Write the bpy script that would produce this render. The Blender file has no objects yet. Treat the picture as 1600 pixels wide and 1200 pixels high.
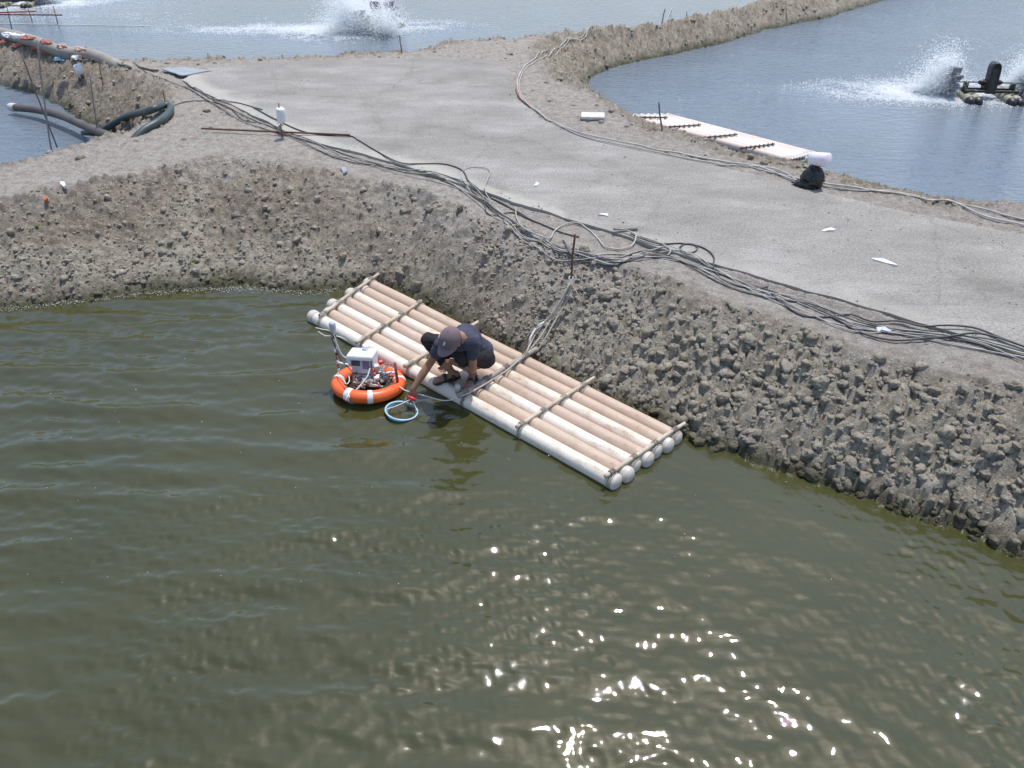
import bpy, bmesh, math, random
import numpy as np
from mathutils import Vector, Matrix, noise as mnoise

random.seed(7)
rng = np.random.default_rng(11)
S = bpy.context.scene
COL = S.collection
R = math.radians

# ------------------------------------------------------------------ camera, sky, sun, exposure
F_PX, PITCH, CAM_H = 1180.0, 36.0, 4.4
cam = bpy.data.cameras.new('camera')
cam.sensor_width = 36.0
cam.lens = F_PX / 1600 * 36.0
cam.clip_start, cam.clip_end = 0.05, 3000
camo = bpy.data.objects.new('camera', cam)
COL.objects.link(camo)
camo.location = (0, 0, CAM_H)
camo.rotation_euler = (R(90 - PITCH), 0, 0)
S.camera = camo

SUN_EL, SUN_AZ = 71.0, 30.0          # azimuth measured from +Y towards +X
world = bpy.data.worlds.new('World')
S.world = world
world.use_nodes = True
wn, wl = world.node_tree.nodes, world.node_tree.links
wn.clear()
sky = wn.new('ShaderNodeTexSky')
sky.sky_type = 'NISHITA'
sky.sun_disc = False
sky.sun_elevation = R(SUN_EL)
sky.sun_rotation = R(SUN_AZ)
sky.altitude = 0
sky.air_density = 1.0
sky.dust_density = 1.2
sky.ozone_density = 1.0
bg = wn.new('ShaderNodeBackground')
bg.inputs['Strength'].default_value = 0.15
wo = wn.new('ShaderNodeOutputWorld')
wl.new(sky.outputs[0], bg.inputs[0])
wl.new(bg.outputs[0], wo.inputs[0])
sun = bpy.data.lights.new('sun', 'SUN')
sun.energy = 2.75
sun.angle = R(0.53)
sun.color = (1.0, 0.985, 0.96)
suno = bpy.data.objects.new('sun', sun)
COL.objects.link(suno)
sd_ = Vector((math.sin(R(SUN_AZ)) * math.cos(R(SUN_EL)), math.cos(R(SUN_AZ)) * math.cos(R(SUN_EL)), math.sin(R(SUN_EL))))
suno.rotation_euler = sd_.to_track_quat('Z', 'Y').to_euler()
suno.location = (0, 0, 30)
S.view_settings.view_transform = 'Standard'
S.view_settings.look = 'None'
S.view_settings.exposure = 0.47
S.view_settings.gamma = 1.0
S.view_settings.use_curve_mapping = False
S.cycles.max_bounces = 14
S.cycles.diffuse_bounces = 10
S.cycles.transmission_bounces = 12
S.cycles.transparent_max_bounces = 128

# ------------------------------------------------------------------ measuring: photo pixel -> place in the world
CP, SP = math.cos(R(PITCH)), math.sin(R(PITCH))


def ray(px, py):
    x = (px - 800) / F_PX
    y = (600 - py) / F_PX
    return np.array([x, CP + y * SP, -SP + y * CP])


def un(px, py, z=0.0):
    d = ray(px, py)
    return d * ((z - CAM_H) / d[2]) + np.array([0, 0, CAM_H])


def unY(px, py, Y):
    d = ray(px, py)
    return d * (Y / d[1]) + np.array([0, 0, CAM_H])


def un2(pts, z):
    return np.array([un(a, b, z)[:2] for a, b in pts])


# ------------------------------------------------------------------ numeric noise
def hsh(ix, iy, seed):
    with np.errstate(over='ignore'):
        h = (ix.astype(np.int64) * 374761393 + iy.astype(np.int64) * 668265263 + seed * 974711) & 0xFFFFFFFF
        h = ((h ^ (h >> 13)) * 1274126177) & 0xFFFFFFFF
        h = ((h ^ (h >> 16)) * 2246822519) & 0xFFFFFFFF
        h = h ^ (h >> 15)
    return h.astype(np.float64) / 4294967296.0


def vnoise(x, y, seed=0):
    ix, iy = np.floor(x), np.floor(y)
    fx, fy = x - ix, y - iy
    ix, iy = ix.astype(np.int64), iy.astype(np.int64)
    u, v = fx * fx * (3 - 2 * fx), fy * fy * (3 - 2 * fy)
    a, b = hsh(ix, iy, seed), hsh(ix + 1, iy, seed)
    c, d = hsh(ix, iy + 1, seed), hsh(ix + 1, iy + 1, seed)
    return (a * (1 - u) + b * u) * (1 - v) + (c * (1 - u) + d * u) * v


def fbm(x, y, sc, seed=0, octs=4, gain=.5):
    s, a, n = 0, 1.0, 0
    for k in range(octs):
        s = s + a * (vnoise(x * sc + 17.3 * k, y * sc - 9.1 * k, seed + k) - .5)
        n += a
        a *= gain
        sc *= 2.03
    return s / n * 2


def voro(x, y, sc, seed=0):
    x, y = x * sc, y * sc
    ix, iy = np.floor(x).astype(np.int64), np.floor(y).astype(np.int64)
    f1 = np.full(x.shape, 9.0)
    f2 = np.full(x.shape, 9.0)
    rid = np.zeros(x.shape)
    for dx in (-1, 0, 1):
        for dy in (-1, 0, 1):
            cx, cy = ix + dx, iy + dy
            px = cx + .1 + .8 * hsh(cx, cy, seed)
            py = cy + .1 + .8 * hsh(cx, cy, seed + 1)
            d = np.hypot(px - x, py - y)
            r_ = hsh(cx, cy, seed + 2)
            m = d < f1
            f2 = np.where(m, f1, np.minimum(f2, d))
            rid = np.where(m, r_, rid)
            f1 = np.where(m, d, f1)
    return f1, f2, rid


def sst(a, b, x):
    t = np.clip((x - a) / (b - a), 0, 1)
    return t * t * (3 - 2 * t)


def seg_dist(P, X, Y, closed=True):
    d = np.full(X.shape, 1e9)
    n = len(P)
    for i in range(n if closed else n - 1):
        a, b = P[i], P[(i + 1) % n]
        e = b - a
        L = max(e @ e, 1e-9)
        t = np.clip(((X - a[0]) * e[0] + (Y - a[1]) * e[1]) / L, 0, 1)
        d = np.minimum(d, (X - a[0] - t * e[0]) ** 2 + (Y - a[1] - t * e[1]) ** 2)
    return np.sqrt(d)


def inside(P, X, Y):
    r = np.zeros(X.shape, bool)
    n = len(P)
    for i in range(n):
        a, b = P[i], P[(i + 1) % n]
        if a[1] == b[1]:
            continue
        c = ((a[1] > Y) != (b[1] > Y)) & (X < (b[0] - a[0]) * (Y - a[1]) / (b[1] - a[1]) + a[0])
        r ^= c
    return r


def sdist(P, X, Y):
    d = seg_dist(P, X, Y)
    return np.where(inside(P, X, Y), -d, d)


def smooth_poly(P, n=2):
    P = np.array(P, float)
    for _ in range(n):
        Q = [P[0]]
        for i in range(len(P) - 1):
            Q += [P[i] * .75 + P[i + 1] * .25, P[i] * .25 + P[i + 1] * .75]
        Q.append(P[-1])
        P = np.array(Q)
    return P


# ------------------------------------------------------------------ pond outlines (water level z = 0) and road slab
H_TOP = 0.78
shoreN = smooth_poly(un2([(-260, 515), (0, 483), (100, 472), (200, 460), (300, 452), (400, 450), (500, 456), (556, 447), (590, 440), (650, 472),
                          (750, 524), (900, 602), (1045, 676), (1085, 688), (1150, 707), (1240, 737), (1330, 772),
                          (1400, 797), (1500, 836), (1600, 872), (1750, 930)], 0), 1)
PN = np.vstack([[(-30, 4)], shoreN, [(9, -2), (30, -18), (30, -30), (-30, -30)]])
crestN = smooth_poly(un2([(-260, 330), (0, 312), (90, 300), (160, 285), (250, 262), (300, 250), (400, 248), (520, 268), (620, 292),
                          (760, 340), (880, 388), (1000, 425), (1120, 462), (1200, 492), (1350, 545), (1500, 585), (1620, 620), (1800, 700)], .74), 1)
PNC = np.vstack([[(-30, 6)], crestN, [(12, -1), (31, -17), (31, -31), (-31, -31)]])
PR = np.vstack([[(70, 85)], un2([(1390, -2), (1300, 26), (1200, 46), (1125, 70), (1050, 84), (1000, 95), (950, 110), (925, 120), (919, 135),
                                 (925, 152), (940, 167), (965, 184)], 0),
                [(2.45, 14.2), (2.95, 13.3), (4.2, 11.95), (5.2, 10.95), (7.2, 9.45), (12, 5.7), (30, -8), (150, -8), (150, 85)]])
PL = np.vstack([[(-40, 38)], un2([(0, 133), (60, 150), (100, 168), (150, 195), (180, 212)], 0),
                [(-6.75, 12.7), (-6.75, 12.1), (-7.5, 10.95), (-9.2, 9.6), (-13, 7.0), (-40, -10)]])
silF = un2([(-60, 40), (0, 55), (90, 77), (160, 92), (250, 98), (400, 93), (520, 91), (640, 80), (700, 71), (820, 58), (1000, 38), (1170, 6), (1250, -18)], .76)
tF = np.gradient(silF, axis=0)
nF = np.stack([-tF[:, 1], tF[:, 0]], 1)
nF /= np.linalg.norm(nF, axis=1)[:, None]
PF = np.vstack([[(-60, 60)], silF + nF * 1.15, [(70, 96), (400, 400), (-400, 400)]])
road_px = [(1750, 590), (1600, 546), (1500, 520), (1400, 493), (1300, 463), (1200, 435), (1100, 405), (1000, 374), (940, 355), (880, 338),
           (840, 325), (800, 312), (760, 298), (700, 279), (650, 263), (600, 248), (550, 234), (500, 222), (450, 204), (400, 180), (355, 160), (310, 140), (285, 124),
           (300, 112), (340, 104), (400, 97), (500, 93), (600, 90), (690, 88), (745, 90), (785, 98), (798, 112), (800, 132),
           (812, 158), (845, 184), (900, 205), (960, 220), (1040, 238), (1130, 259), (1230, 284), (1320, 306), (1420, 330), (1600, 366), (1750, 402)]
ROAD_Z = 0.80
road_poly = un2(road_px, ROAD_Z)
road_poly = np.vstack([[(9.5, 1.6)], road_poly, [(12.0, 3.2)]])


def terrain(X, Y, detail=True):
    """height and colour masks of the earth banks"""
    wx = X + .10 * fbm(X, Y, 1.3, 5, 3) + .03 * fbm(X, Y, 6, 6, 2)
    wy = Y + .10 * fbm(X, Y, 1.3, 15, 3) + .03 * fbm(X, Y, 6, 16, 2)
    dN = sdist(PN, wx, wy)
    cxw = X + .26 * fbm(X, Y, .9, 7, 4, .6)
    cyw = Y + .26 * fbm(X, Y, .9, 17, 4, .6)
    dC = seg_dist(PNC, cxw, cyw)
    inC = inside(PNC, cxw, cyw)
    tN = np.where(dN < 0, dN / 1.5, np.where(inC, dN / (dN + dC + 1e-6), 1.0 + dC))
    dR, dL, dF = sdist(PR, wx, wy), sdist(PL, wx, wy), sdist(PF, wx, wy)
    WR = 1.25 + .70 * sst(1.2, 2.2, X) * (1 - sst(5.0, 6.4, X)) * (1 - sst(13.4, 14.6, Y))
    t2 = np.minimum(np.minimum(dR / WR, dL / 1.15), dF / 1.15)

    def prof(t):
        s = np.clip(t, 0, 1)
        up = .62 * np.sin(s * 1.5708) + .38 * s
        return np.where(t < 0, t * 1.1, up)
    t = np.minimum(tN, t2)
    z = H_TOP * prof(t)
    z = np.maximum(z, -.6)
    top = sst(.85, 1.1, t)
    slope = sst(-.05, .05, t) * (1 - sst(.86, 1.06, t))
    isN = tN < t2
    z = z - .015 * top + .035 * fbm(X, Y, .9, 33, 3) * sst(.0, .3, t)
    # clod field on the right of the near bank, cracked mud low on the left, crumbly soil between
    right = sst(.35, 1.5, X + .25 * fbm(X, Y, 1.2, 41, 3)) * (1 - sst(.62, .98, tN + .25 * fbm(X, Y, 1.6, 43, 3) - .02 * (X - 1)))
    right = right * np.maximum(sst(-.62, -.28, fbm(X, Y, .75, 181, 4, .6)), 1 - sst(4.4, 5.4, Y))
    right = np.where(isN, right, 0)
    left = (1 - sst(-2.6, .5, X)) * (1 - sst(.3, .62, tN + .3 * fbm(X, Y, 1.4, 44, 3)))
    left = np.where(isN, left, 0)
    midm = sst(-.3, .5, X) * (1 - sst(.9, 1.6, X)) * (1 - sst(.55, .85, tN + .3 * fbm(X, Y, 1.4, 47, 3)))
    midm = np.where(isN, midm, 0)
    mud = np.clip(right + left * .9 + midm * .85, 0, 1) * slope
    far_rough = np.where(isN, 0, 1.0) * slope
    ctop = np.clip(sst(.62, 1.15, t + .32 * fbm(X, Y, 1.7, 211, 4, .6)) + .75 * isN * sst(-2.6, -1.2, X) * (1 - sst(.7, 1.7, X)) * sst(.22, .75, t + .35 * fbm(X, Y, 1.4, 215, 4, .6)), 0, 1)
    wet = sst(-.1, -.02, t) * (1 - sst(.03, .13, t + .06 * fbm(X, Y, 3, 51, 3)))
    dz = 0
    if detail:
        wx2 = X + .035 * fbm(X, Y, 9, 61, 2)
        wy2 = Y + .035 * fbm(X, Y, 9, 62, 2)
        f1, f2, r1 = voro(wx2, wy2, 8.0, 70)
        c = f2 - f1
        dome = sst(0, .16, c) * .55 + sst(.05, .6, c) * .45
        g1, g2, r2 = voro(wx2 + .02 * fbm(X, Y, 20, 63, 2), wy2, 17.0, 80)
        c2 = g2 - g1
        dome2 = sst(0, .2, c2) * .6 + sst(.05, .6, c2) * .4
        amp = right * 1.0 + left * .6 + midm * .5
        dz = dz + slope * amp * ((dome - .75) * (.035 + .075 * r1) + (dome2 - .75) * (.014 + .026 * r2) + .012 * fbm(X, Y, 26, 64, 3, .7))
        dz = dz + slope * np.where(isN, 1, .6) * (.10 * fbm(X, Y, 1.5, 191, 3) + .05 * np.abs(fbm(X, Y, 2.6, 195, 3)))
        rough = np.clip(slope * (1 - .55 * mud) + .08 * top, 0, 1)
        h1, h2, r3 = voro(wx2, wy2, 11.0, 90)
        cl = np.where(r3 > .62, 1, .25) * sst(0, .5, h2 - h1) * (1 - sst(.25, .6, h1))
        rid = fbm(X + .3 * fbm(X, Y, .8, 99, 2), Y * 1.25, 3.1, 101, 6, .66)
        dz = dz + rough * (.050 * cl * (1 - .4 * far_rough) + .09 * rid * np.abs(rid) + .05 * rid + .040 * fbm(X, Y, 17, 120, 4, .75))
        dz = dz + far_rough * np.where(Y > 13.5, 1, .4) * (.085 * fbm(X, Y, 3.0, 131, 5, .68) + .05 * cl)
        dz = dz + top * (.010 * fbm(X, Y, 5, 140, 4, .65) + .006 * fbm(X, Y, 22, 150, 2)) * np.where(isN, 1, 2.2)
        # broken crest edge on the left of the near bank
        ed = np.exp(-((tN - .93) / .08) ** 2) * (1 - sst(-1.4, .2, X))
        dz = dz + np.where(isN, 1, 0) * ed * (.10 * np.maximum(fbm(X, Y, 3.2, 160, 3), -.2) + .05 * (r3 - .5))
    z = z + dz
    # leave room for the concrete slab
    dRo = seg_dist(road_poly, X, Y)
    inR = inside(road_poly, X, Y)
    ground_side = np.where(isN & (X > .2), .762 + .042 * np.clip(fbm(X, Y, 1.1, 171, 3) * 2, -1, 1), .785)
    k = np.where(inR, 1, 1 - sst(.0, .28, dRo))
    z = np.where((z > .3), z * (1 - k) + np.minimum(z, ground_side + .25 * dz) * k, z)
    nr = isN & (X > .1) & (~inR)
    lipz = ROAD_Z - .042 + .034 * np.clip(fbm(X, Y, 1.3, 175, 4, .6) * 2.2, -1, .9) + .3 * dz
    z = np.where(nr & (dRo < .55), np.maximum(z, lipz - .55 * np.clip((dRo - .05) / .5, 0, 1) ** 1.3), z)
    z = np.where(inR & (dRo > .16), np.minimum(z, .70), z)
    return z, dict(ctop=ctop, top=top, mud=mud, wet=wet, slope=slope, t=t, tN=tN, isN=isN, right=right, left=left, inR=inR, dRo=dRo, far=far_rough)


def spaced(stops):
    out = [stops[0][0]]
    for (a, s0), (b, s1) in zip(stops[:-1], stops[1:]):
        x = a
        while x < b - 1e-6:
            f = (x - a) / (b - a)
            x = min(b, x + s0 + (s1 - s0) * f)
            out.append(x)
    return np.array(out)


gx = spaced([(-60, 3), (-22, 1.2), (-13, .10), (-8, .034), (-6, .022), (5.5, .022), (7.5, .035), (12, .10), (24, .6), (60, 3)])
gy = spaced([(-20, 3), (0, .8), (2.4, .05), (2.9, .020), (9.0, .022), (12, .032), (16, .045), (19, .06), (24, .12), (34, .3), (60, 1.2), (95, 3)])
GX, GY = np.meshgrid(gx, gy)
GZ, GM = terrain(GX, GY)


def ground_z(x, y):
    x, y = np.asarray(x, float), np.asarray(y, float)
    i = np.clip(np.searchsorted(gx, x) - 1, 0, len(gx) - 2)
    j = np.clip(np.searchsorted(gy, y) - 1, 0, len(gy) - 2)
    u = (x - gx[i]) / (gx[i + 1] - gx[i])
    v = (y - gy[j]) / (gy[j + 1] - gy[j])
    g = (GZ[j, i] * (1 - u) + GZ[j, i + 1] * u) * (1 - v) + (GZ[j + 1, i] * (1 - u) + GZ[j + 1, i + 1] * u) * v
    return g


def surf_z(x, y):
    g = float(ground_z(x, y))
    if inside(road_poly, np.array([x]), np.array([y]))[0]:
        return max(g, ROAD_Z)
    return max(g, 0.0)


def hit(px, py):
    z = .8
    for _ in range(14):
        p = un(px, py, z)
        z = z * .45 + .55 * surf_z(p[0], p[1])
    p = un(px, py, z)
    p[2] = surf_z(p[0], p[1])
    return p


# ------------------------------------------------------------------ materials
def new_mat(name):
    m = bpy.data.materials.new(name)
    m.use_nodes = True
    n, l = m.node_tree.nodes, m.node_tree.links
    b = n['Principled BSDF']
    return m, n, l, b


def ramp(n, stops):
    r = n.new('ShaderNodeValToRGB')
    e = r.color_ramp.elements
    while len(e) < len(stops):
        e.new(.5)
    for q, (p, c) in zip(e, stops):
        q.position = p
        q.color = (*c, 1) if len(c) == 3 else c
    return r


def noise_tex(n, l, vec, scale, detail=4, rough=.6):
    t = n.new('ShaderNodeTexNoise')
    t.inputs['Scale'].default_value = scale
    t.inputs['Detail'].default_value = detail
    t.inputs['Roughness'].default_value = rough
    l.new(vec, t.inputs['Vector'])
    return t


def mixc(n, l, fac, a, b, mode='MIX'):
    m = n.new('ShaderNodeMix')
    m.data_type = 'RGBA'
    m.blend_type = mode
    for sock, v in ((0, fac), (6, a), (7, b)):
        if isinstance(v, (int, float)):
            m.inputs[sock].default_value = v
        elif isinstance(v, tuple):
            m.inputs[sock].default_value = (*v, 1)
        else:
            l.new(v, m.inputs[sock])
    return m.outputs[2]


def simple(name, c1, c2=None, scale=8, rough=.6, bump=.15, bscale=None, stretch=(1, 1, 1), metal=0, spec=.5, contrast=(.35, .65), world_co=False):
    m, n, l, b = new_mat(name)
    if world_co:
        co = n.new('ShaderNodeNewGeometry').outputs['Position']
    else:
        co = n.new('ShaderNodeTexCoord').outputs['Object']
    mp = n.new('ShaderNodeMapping')
    mp.inputs['Scale'].default_value = stretch
    l.new(co, mp.inputs[0])
    t = noise_tex(n, l, mp.outputs[0], scale, 6, .65)
    r = ramp(n, [(contrast[0], c1), (contrast[1], c2 or tuple(x * .75 for x in c1))])
    l.new(t.outputs[0], r.inputs[0])
    l.new(r.outputs[0], b.inputs['Base Color'])
    b.inputs['Roughness'].default_value = rough
    b.inputs['Metallic'].default_value = metal
    b.inputs['Specular IOR Level'].default_value = spec
    if bump:
        t2 = noise_tex(n, l, mp.outputs[0], bscale or scale * 4, 5, .6)
        bp = n.new('ShaderNodeBump')
        bp.inputs['Strength'].default_value = bump
        bp.inputs['Distance'].default_value = .01
        l.new(t2.outputs[0], bp.inputs['Height'])
        l.new(bp.outputs[0], b.inputs['Normal'])
    return m


def soil_material(name, attrs=True):
    m, n, l, b = new_mat(name)
    pos = n.new('ShaderNodeNewGeometry').outputs['Position']
    if attrs:
        at = n.new('ShaderNodeAttribute')
        at.attribute_name = 'soil'
        sep = n.new('ShaderNodeSeparateColor')
        l.new(at.outputs['Color'], sep.inputs[0])
        top, mud, wet = sep.outputs[0], sep.outputs[1], sep.outputs[2]
    n1 = noise_tex(n, l, pos, 1.6, 8, .68)
    n2 = noise_tex(n, l, pos, 9, 8, .72)
    n3 = noise_tex(n, l, pos, 60, 6, .75)
    brown = ramp(n, [(.30, (.135, .107, .079)), (.46, (.25, .206, .157)), (.60, (.36, .307, .24)), (.76, (.47, .413, .335))])
    l.new(n2.outputs[0], brown.inputs[0])
    grey = ramp(n, [(.30, (.255, .22, .168)), (.50, (.395, .348, .272)), (.72, (.52, .468, .378))])
    l.new(n2.outputs[0], grey.inputs[0])
    sand = ramp(n, [(.28, (.24, .208, .173)), (.50, (.375, .333, .285)), (.70, (.485, .445, .39))])
    l.new(n2.outputs[0], sand.inputs[0])
    if attrs:
        big = n.new('ShaderNodeMath')
        big.operation = 'MULTIPLY_ADD'
        l.new(n1.outputs[0], big.inputs[0])
        big.inputs[1].default_value = 3.0
        big.inputs[2].default_value = -1.6
        mm = n.new('ShaderNodeMath')
        mm.operation = 'ADD'
        mm.use_clamp = True
        l.new(big.outputs[0], mm.inputs[0])
        l.new(mud, mm.inputs[1])
        c = mixc(n, l, mm.outputs[0], brown.outputs[0], grey.outputs[0])
        c = mixc(n, l, top, c, sand.outputs[0])
    else:
        lt = ramp(n, [(.30, (.32, .278, .212)), (.50, (.465, .41, .322)), (.72, (.585, .53, .43))])
        l.new(n2.outputs[0], lt.inputs[0])
        c = mixc(n, l, .25, lt.outputs[0], brown.outputs[0])
    # fine grain and gravel colour
    g = ramp(n, [(.30, (.50, .48, .46)), (.5, (1.0, 1.0, 1.0)), (.72, (1.55, 1.53, 1.5))])
    l.new(n3.outputs[0], g.inputs[0])
    c = mixc(n, l, .85, c, g.outputs[0], 'MULTIPLY')
    # broken shells: sparse pale flakes
    vo = n.new('ShaderNodeTexVoronoi')
    vo.inputs['Scale'].default_value = 42
    l.new(pos, vo.inputs['Vector'])
    sp = n.new('ShaderNodeSeparateColor')
    l.new(vo.outputs['Color'], sp.inputs[0])
    a = n.new('ShaderNodeMath')
    a.operation = 'GREATER_THAN'
    a.inputs[1].default_value = .955
    l.new(sp.outputs[0], a.inputs[0])
    a2 = n.new('ShaderNodeMath')
    a2.operation = 'LESS_THAN'
    a2.inputs[1].default_value = .32
    l.new(vo.outputs['Distance'], a2.inputs[0])
    a3 = n.new('ShaderNodeMath')
    a3.operation = 'MULTIPLY'
    l.new(a.outputs[0], a3.inputs[0])
    l.new(a2.outputs[0], a3.inputs[1])
    c = mixc(n, l, a3.outputs[0], c, (.62, .58, .53))
    sx_ = n.new('ShaderNodeSeparateXYZ')
    l.new(pos, sx_.inputs[0])
    zz = n.new('ShaderNodeMath')
    zz.operation = 'MULTIPLY_ADD'
    l.new(n1.outputs[0], zz.inputs[0])
    zz.inputs[1].default_value = -.22
    l.new(sx_.outputs[2], zz.inputs[2])
    wz = n.new('ShaderNodeMapRange')
    wz.inputs[1].default_value = -.08
    wz.inputs[2].default_value = .045
    wz.inputs[3].default_value = 1
    wz.inputs[4].default_value = 0
    l.new(zz.outputs[0], wz.inputs[0])
    wet = wz.outputs[0]
    if True:
        alg = ramp(n, [(.38, (.060, .055, .028)), (.64, (.165, .150, .088))])
        l.new(n2.outputs[0], alg.inputs[0])
        c = mixc(n, l, wet, c, alg.outputs[0])
        rr = n.new('ShaderNodeMapRange')
        rr.inputs[3].default_value = .92
        rr.inputs[4].default_value = .25
        l.new(wet, rr.inputs[0])
        l.new(rr.outputs[0], b.inputs['Roughness'])
    l.new(c, b.inputs['Base Color'])
    b.inputs['Specular IOR Level'].default_value = .25
    bp = n.new('ShaderNodeBump')
    bp.inputs['Strength'].default_value = 1.0
    bp.inputs['Distance'].default_value = .03
    ad = n.new('ShaderNodeMath')
    ad.operation = 'ADD'
    l.new(n3.outputs[0], ad.inputs[0])
    n4 = noise_tex(n, l, pos, 24, 5, .7)
    l.new(n4.outputs[0], ad.inputs[1])
    l.new(ad.outputs[0], bp.inputs['Height'])
    l.new(bp.outputs[0], b.inputs['Normal'])
    return m


def water_material(name, c1, c2, bump_layers, rough=.02, ior=1.40, capillary=0):
    m, n, l, b = new_mat(name)
    pos = n.new('ShaderNodeNewGeometry').outputs['Position']
    t = noise_tex(n, l, pos, .55, 5, .6)
    r = ramp(n, [(.35, c1), (.68, c2)])
    l.new(t.outputs[0], r.inputs[0])
    l.new(r.outputs[0], b.inputs['Base Color'])
    b.inputs['Roughness'].default_value = rough
    b.inputs['IOR'].default_value = ior
    prev = None
    for (sx, sy, rot, sc, strength, dist) in bump_layers:
        mp = n.new('ShaderNodeMapping')
        mp.inputs['Scale'].default_value = (sx, sy, 1)
        mp.inputs['Rotation'].default_value = (0, 0, R(rot))
        l.new(pos, mp.inputs[0])
        tx = noise_tex(n, l, mp.outputs[0], sc, 3, .5)
        bp = n.new('ShaderNodeBump')
        bp.inputs['Strength'].default_value = strength
        bp.inputs['Distance'].default_value = dist
        l.new(tx.outputs[0], bp.inputs['Height'])
        if prev:
            l.new(prev.outputs[0], bp.inputs['Normal'])
        prev = bp
    if capillary:
        mk = ramp(n, [(.38, (.16, .16, .16)), (.64, (capillary,) * 3)])
        l.new(noise_tex(n, l, pos, 1.7, 5, .6).outputs[0], mk.inputs[0])
        tx = noise_tex(n, l, pos, 48, 2, .5)
        bp = n.new('ShaderNodeBump')
        bp.inputs['Distance'].default_value = .010
        l.new(mk.outputs[0], bp.inputs['Strength'])
        l.new(tx.outputs[0], bp.inputs['Height'])
        if prev:
            l.new(prev.outputs[0], bp.inputs['Normal'])
        prev = bp
    if prev:
        l.new(prev.outputs[0], b.inputs['Normal'])
    return m


M = {}
M['soil'] = soil_material('bank_soil')
M['clod'] = soil_material('clod_soil', False)
M['water'] = water_material('olive_pond_water', (.046, .046, .0145), (.058, .0575, .021),
                            [(1, 1.5, 20, 30, .14, .008)], .008, 1.60)
M['far_water'] = water_material('sky_tinted_pond_water', (.130, .155, .182), (.155, .182, .208),  # blue of the reflected sky is put into these base colours
                                [(1, 2.6, 6, 3.2, .55, .06), (1, 2.0, -14, 9, .5, .03), (1, 1.6, 20, 24, .35, .012)], .06, 1.5)


def concrete():
    m, n, l, b = new_mat('worn_concrete')
    pos = n.new('ShaderNodeNewGeometry').outputs['Position']
    mp = n.new('ShaderNodeMapping')
    mp.inputs['Rotation'].default_value = (0, 0, R(36))
    mp.inputs['Scale'].default_value = (.6, 1.3, 1)
    l.new(pos, mp.inputs[0])
    a = noise_tex(n, l, mp.outputs[0], 1.6, 8, .68)
    f = noise_tex(n, l, pos, 85, 4, .8)
    q = noise_tex(n, l, pos, .5, 6, .6)
    c = ramp(n, [(.30, (.220, .204, .184)), (.52, (.280, .262, .238)), (.75, (.365, .344, .314))])
    l.new(a.outputs[0], c.inputs[0])
    g = ramp(n, [(.25, (.70, .70, .70)), (.5, (1, 1, 1)), (.82, (1.45, 1.44, 1.42))])
    l.new(f.outputs[0], g.inputs[0])
    k = mixc(n, l, .8, c.outputs[0], g.outputs[0], 'MULTIPLY')
    f2 = noise_tex(n, l, pos, 40, 5, .8)
    g3 = ramp(n, [(.33, (.58, .58, .57)), (.5, (1, 1, 1)), (.67, (1.38, 1.38, 1.36))])
    l.new(f2.outputs[0], g3.inputs[0])
    k = mixc(n, l, .9, k, g3.outputs[0], 'MULTIPLY')
    g2 = ramp(n, [(.35, (.86, .85, .84)), (.65, (1.1, 1.1, 1.1))])
    l.new(q.outputs[0], g2.inputs[0])
    k = mixc(n, l, .8, k, g2.outputs[0], 'MULTIPLY')
    vc = n.new('ShaderNodeTexVoronoi')
    vc.feature = 'DISTANCE_TO_EDGE'
    vc.inputs['Scale'].default_value = .42
    wq = n.new('ShaderNodeMixRGB')
    wq.blend_type = 'ADD'
    wq.inputs[0].default_value = .35
    l.new(pos, wq.inputs[1])
    l.new(noise_tex(n, l, pos, 2.2, 6, .7).outputs['Color'], wq.inputs[2])
    l.new(wq.outputs[0], vc.inputs['Vector'])
    cr_ = ramp(n, [(.0, (.55, .54, .52)), (.010, (1, 1, 1))])
    l.new(vc.outputs['Distance'], cr_.inputs[0])
    k = mixc(n, l, .32, k, cr_.outputs[0], 'MULTIPLY')
    st = ramp(n, [(.56, (1, 1, 1)), (.68, (.84, .82, .79))])
    l.new(noise_tex(n, l, pos, 1.1, 7, .7).outputs[0], st.inputs[0])
    k = mixc(n, l, 1.0, k, st.outputs[0], 'MULTIPLY')
    at = n.new('ShaderNodeAttribute')
    at.attribute_name = 'edge'
    sp = n.new('ShaderNodeSeparateColor')
    l.new(at.outputs['Color'], sp.inputs[0])
    k = mixc(n, l, sp.outputs[0], k, (.42, .39, .335))
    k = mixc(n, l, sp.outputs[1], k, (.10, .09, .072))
    l.new(k, b.inputs['Base Color'])
    b.inputs['Roughness'].default_value = .9
    b.inputs['Specular IOR Level'].default_value = .2
    bp = n.new('ShaderNodeBump')
    bp.inputs['Strength'].default_value = .5
    bp.inputs['Distance'].default_value = .006
    l.new(f.outputs[0], bp.inputs['Height'])
    l.new(bp.outputs[0], b.inputs['Normal'])
    return m


M['concrete'] = concrete()
def pipe_mat(name, base, stain, white):
    m, n, l, b = new_mat(name)
    co = n.new('ShaderNodeTexCoord').outputs['Object']
    mp = n.new('ShaderNodeMapping')
    mp.inputs['Scale'].default_value = (1.6, 5, 5)
    l.new(co, mp.inputs[0])
    t = noise_tex(n, l, mp.outputs[0], 1.7, 8, .7)
    r = ramp(n, [(.33, stain), (.47, base), (.60, base), (.72, white)])
    l.new(t.outputs[0], r.inputs[0])
    t2 = noise_tex(n, l, co, 22, 6, .75)
    r2 = ramp(n, [(.30, (.45, .38, .30)), (.42, (1, 1, 1))])
    l.new(t2.outputs[0], r2.inputs[0])
    c = mixc(n, l, .55, r.outputs[0], r2.outputs[0], 'MULTIPLY')
    l.new(c, b.inputs['Base Color'])
    b.inputs['Roughness'].default_value = .5
    b.inputs['Specular IOR Level'].default_value = .35
    return m


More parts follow.
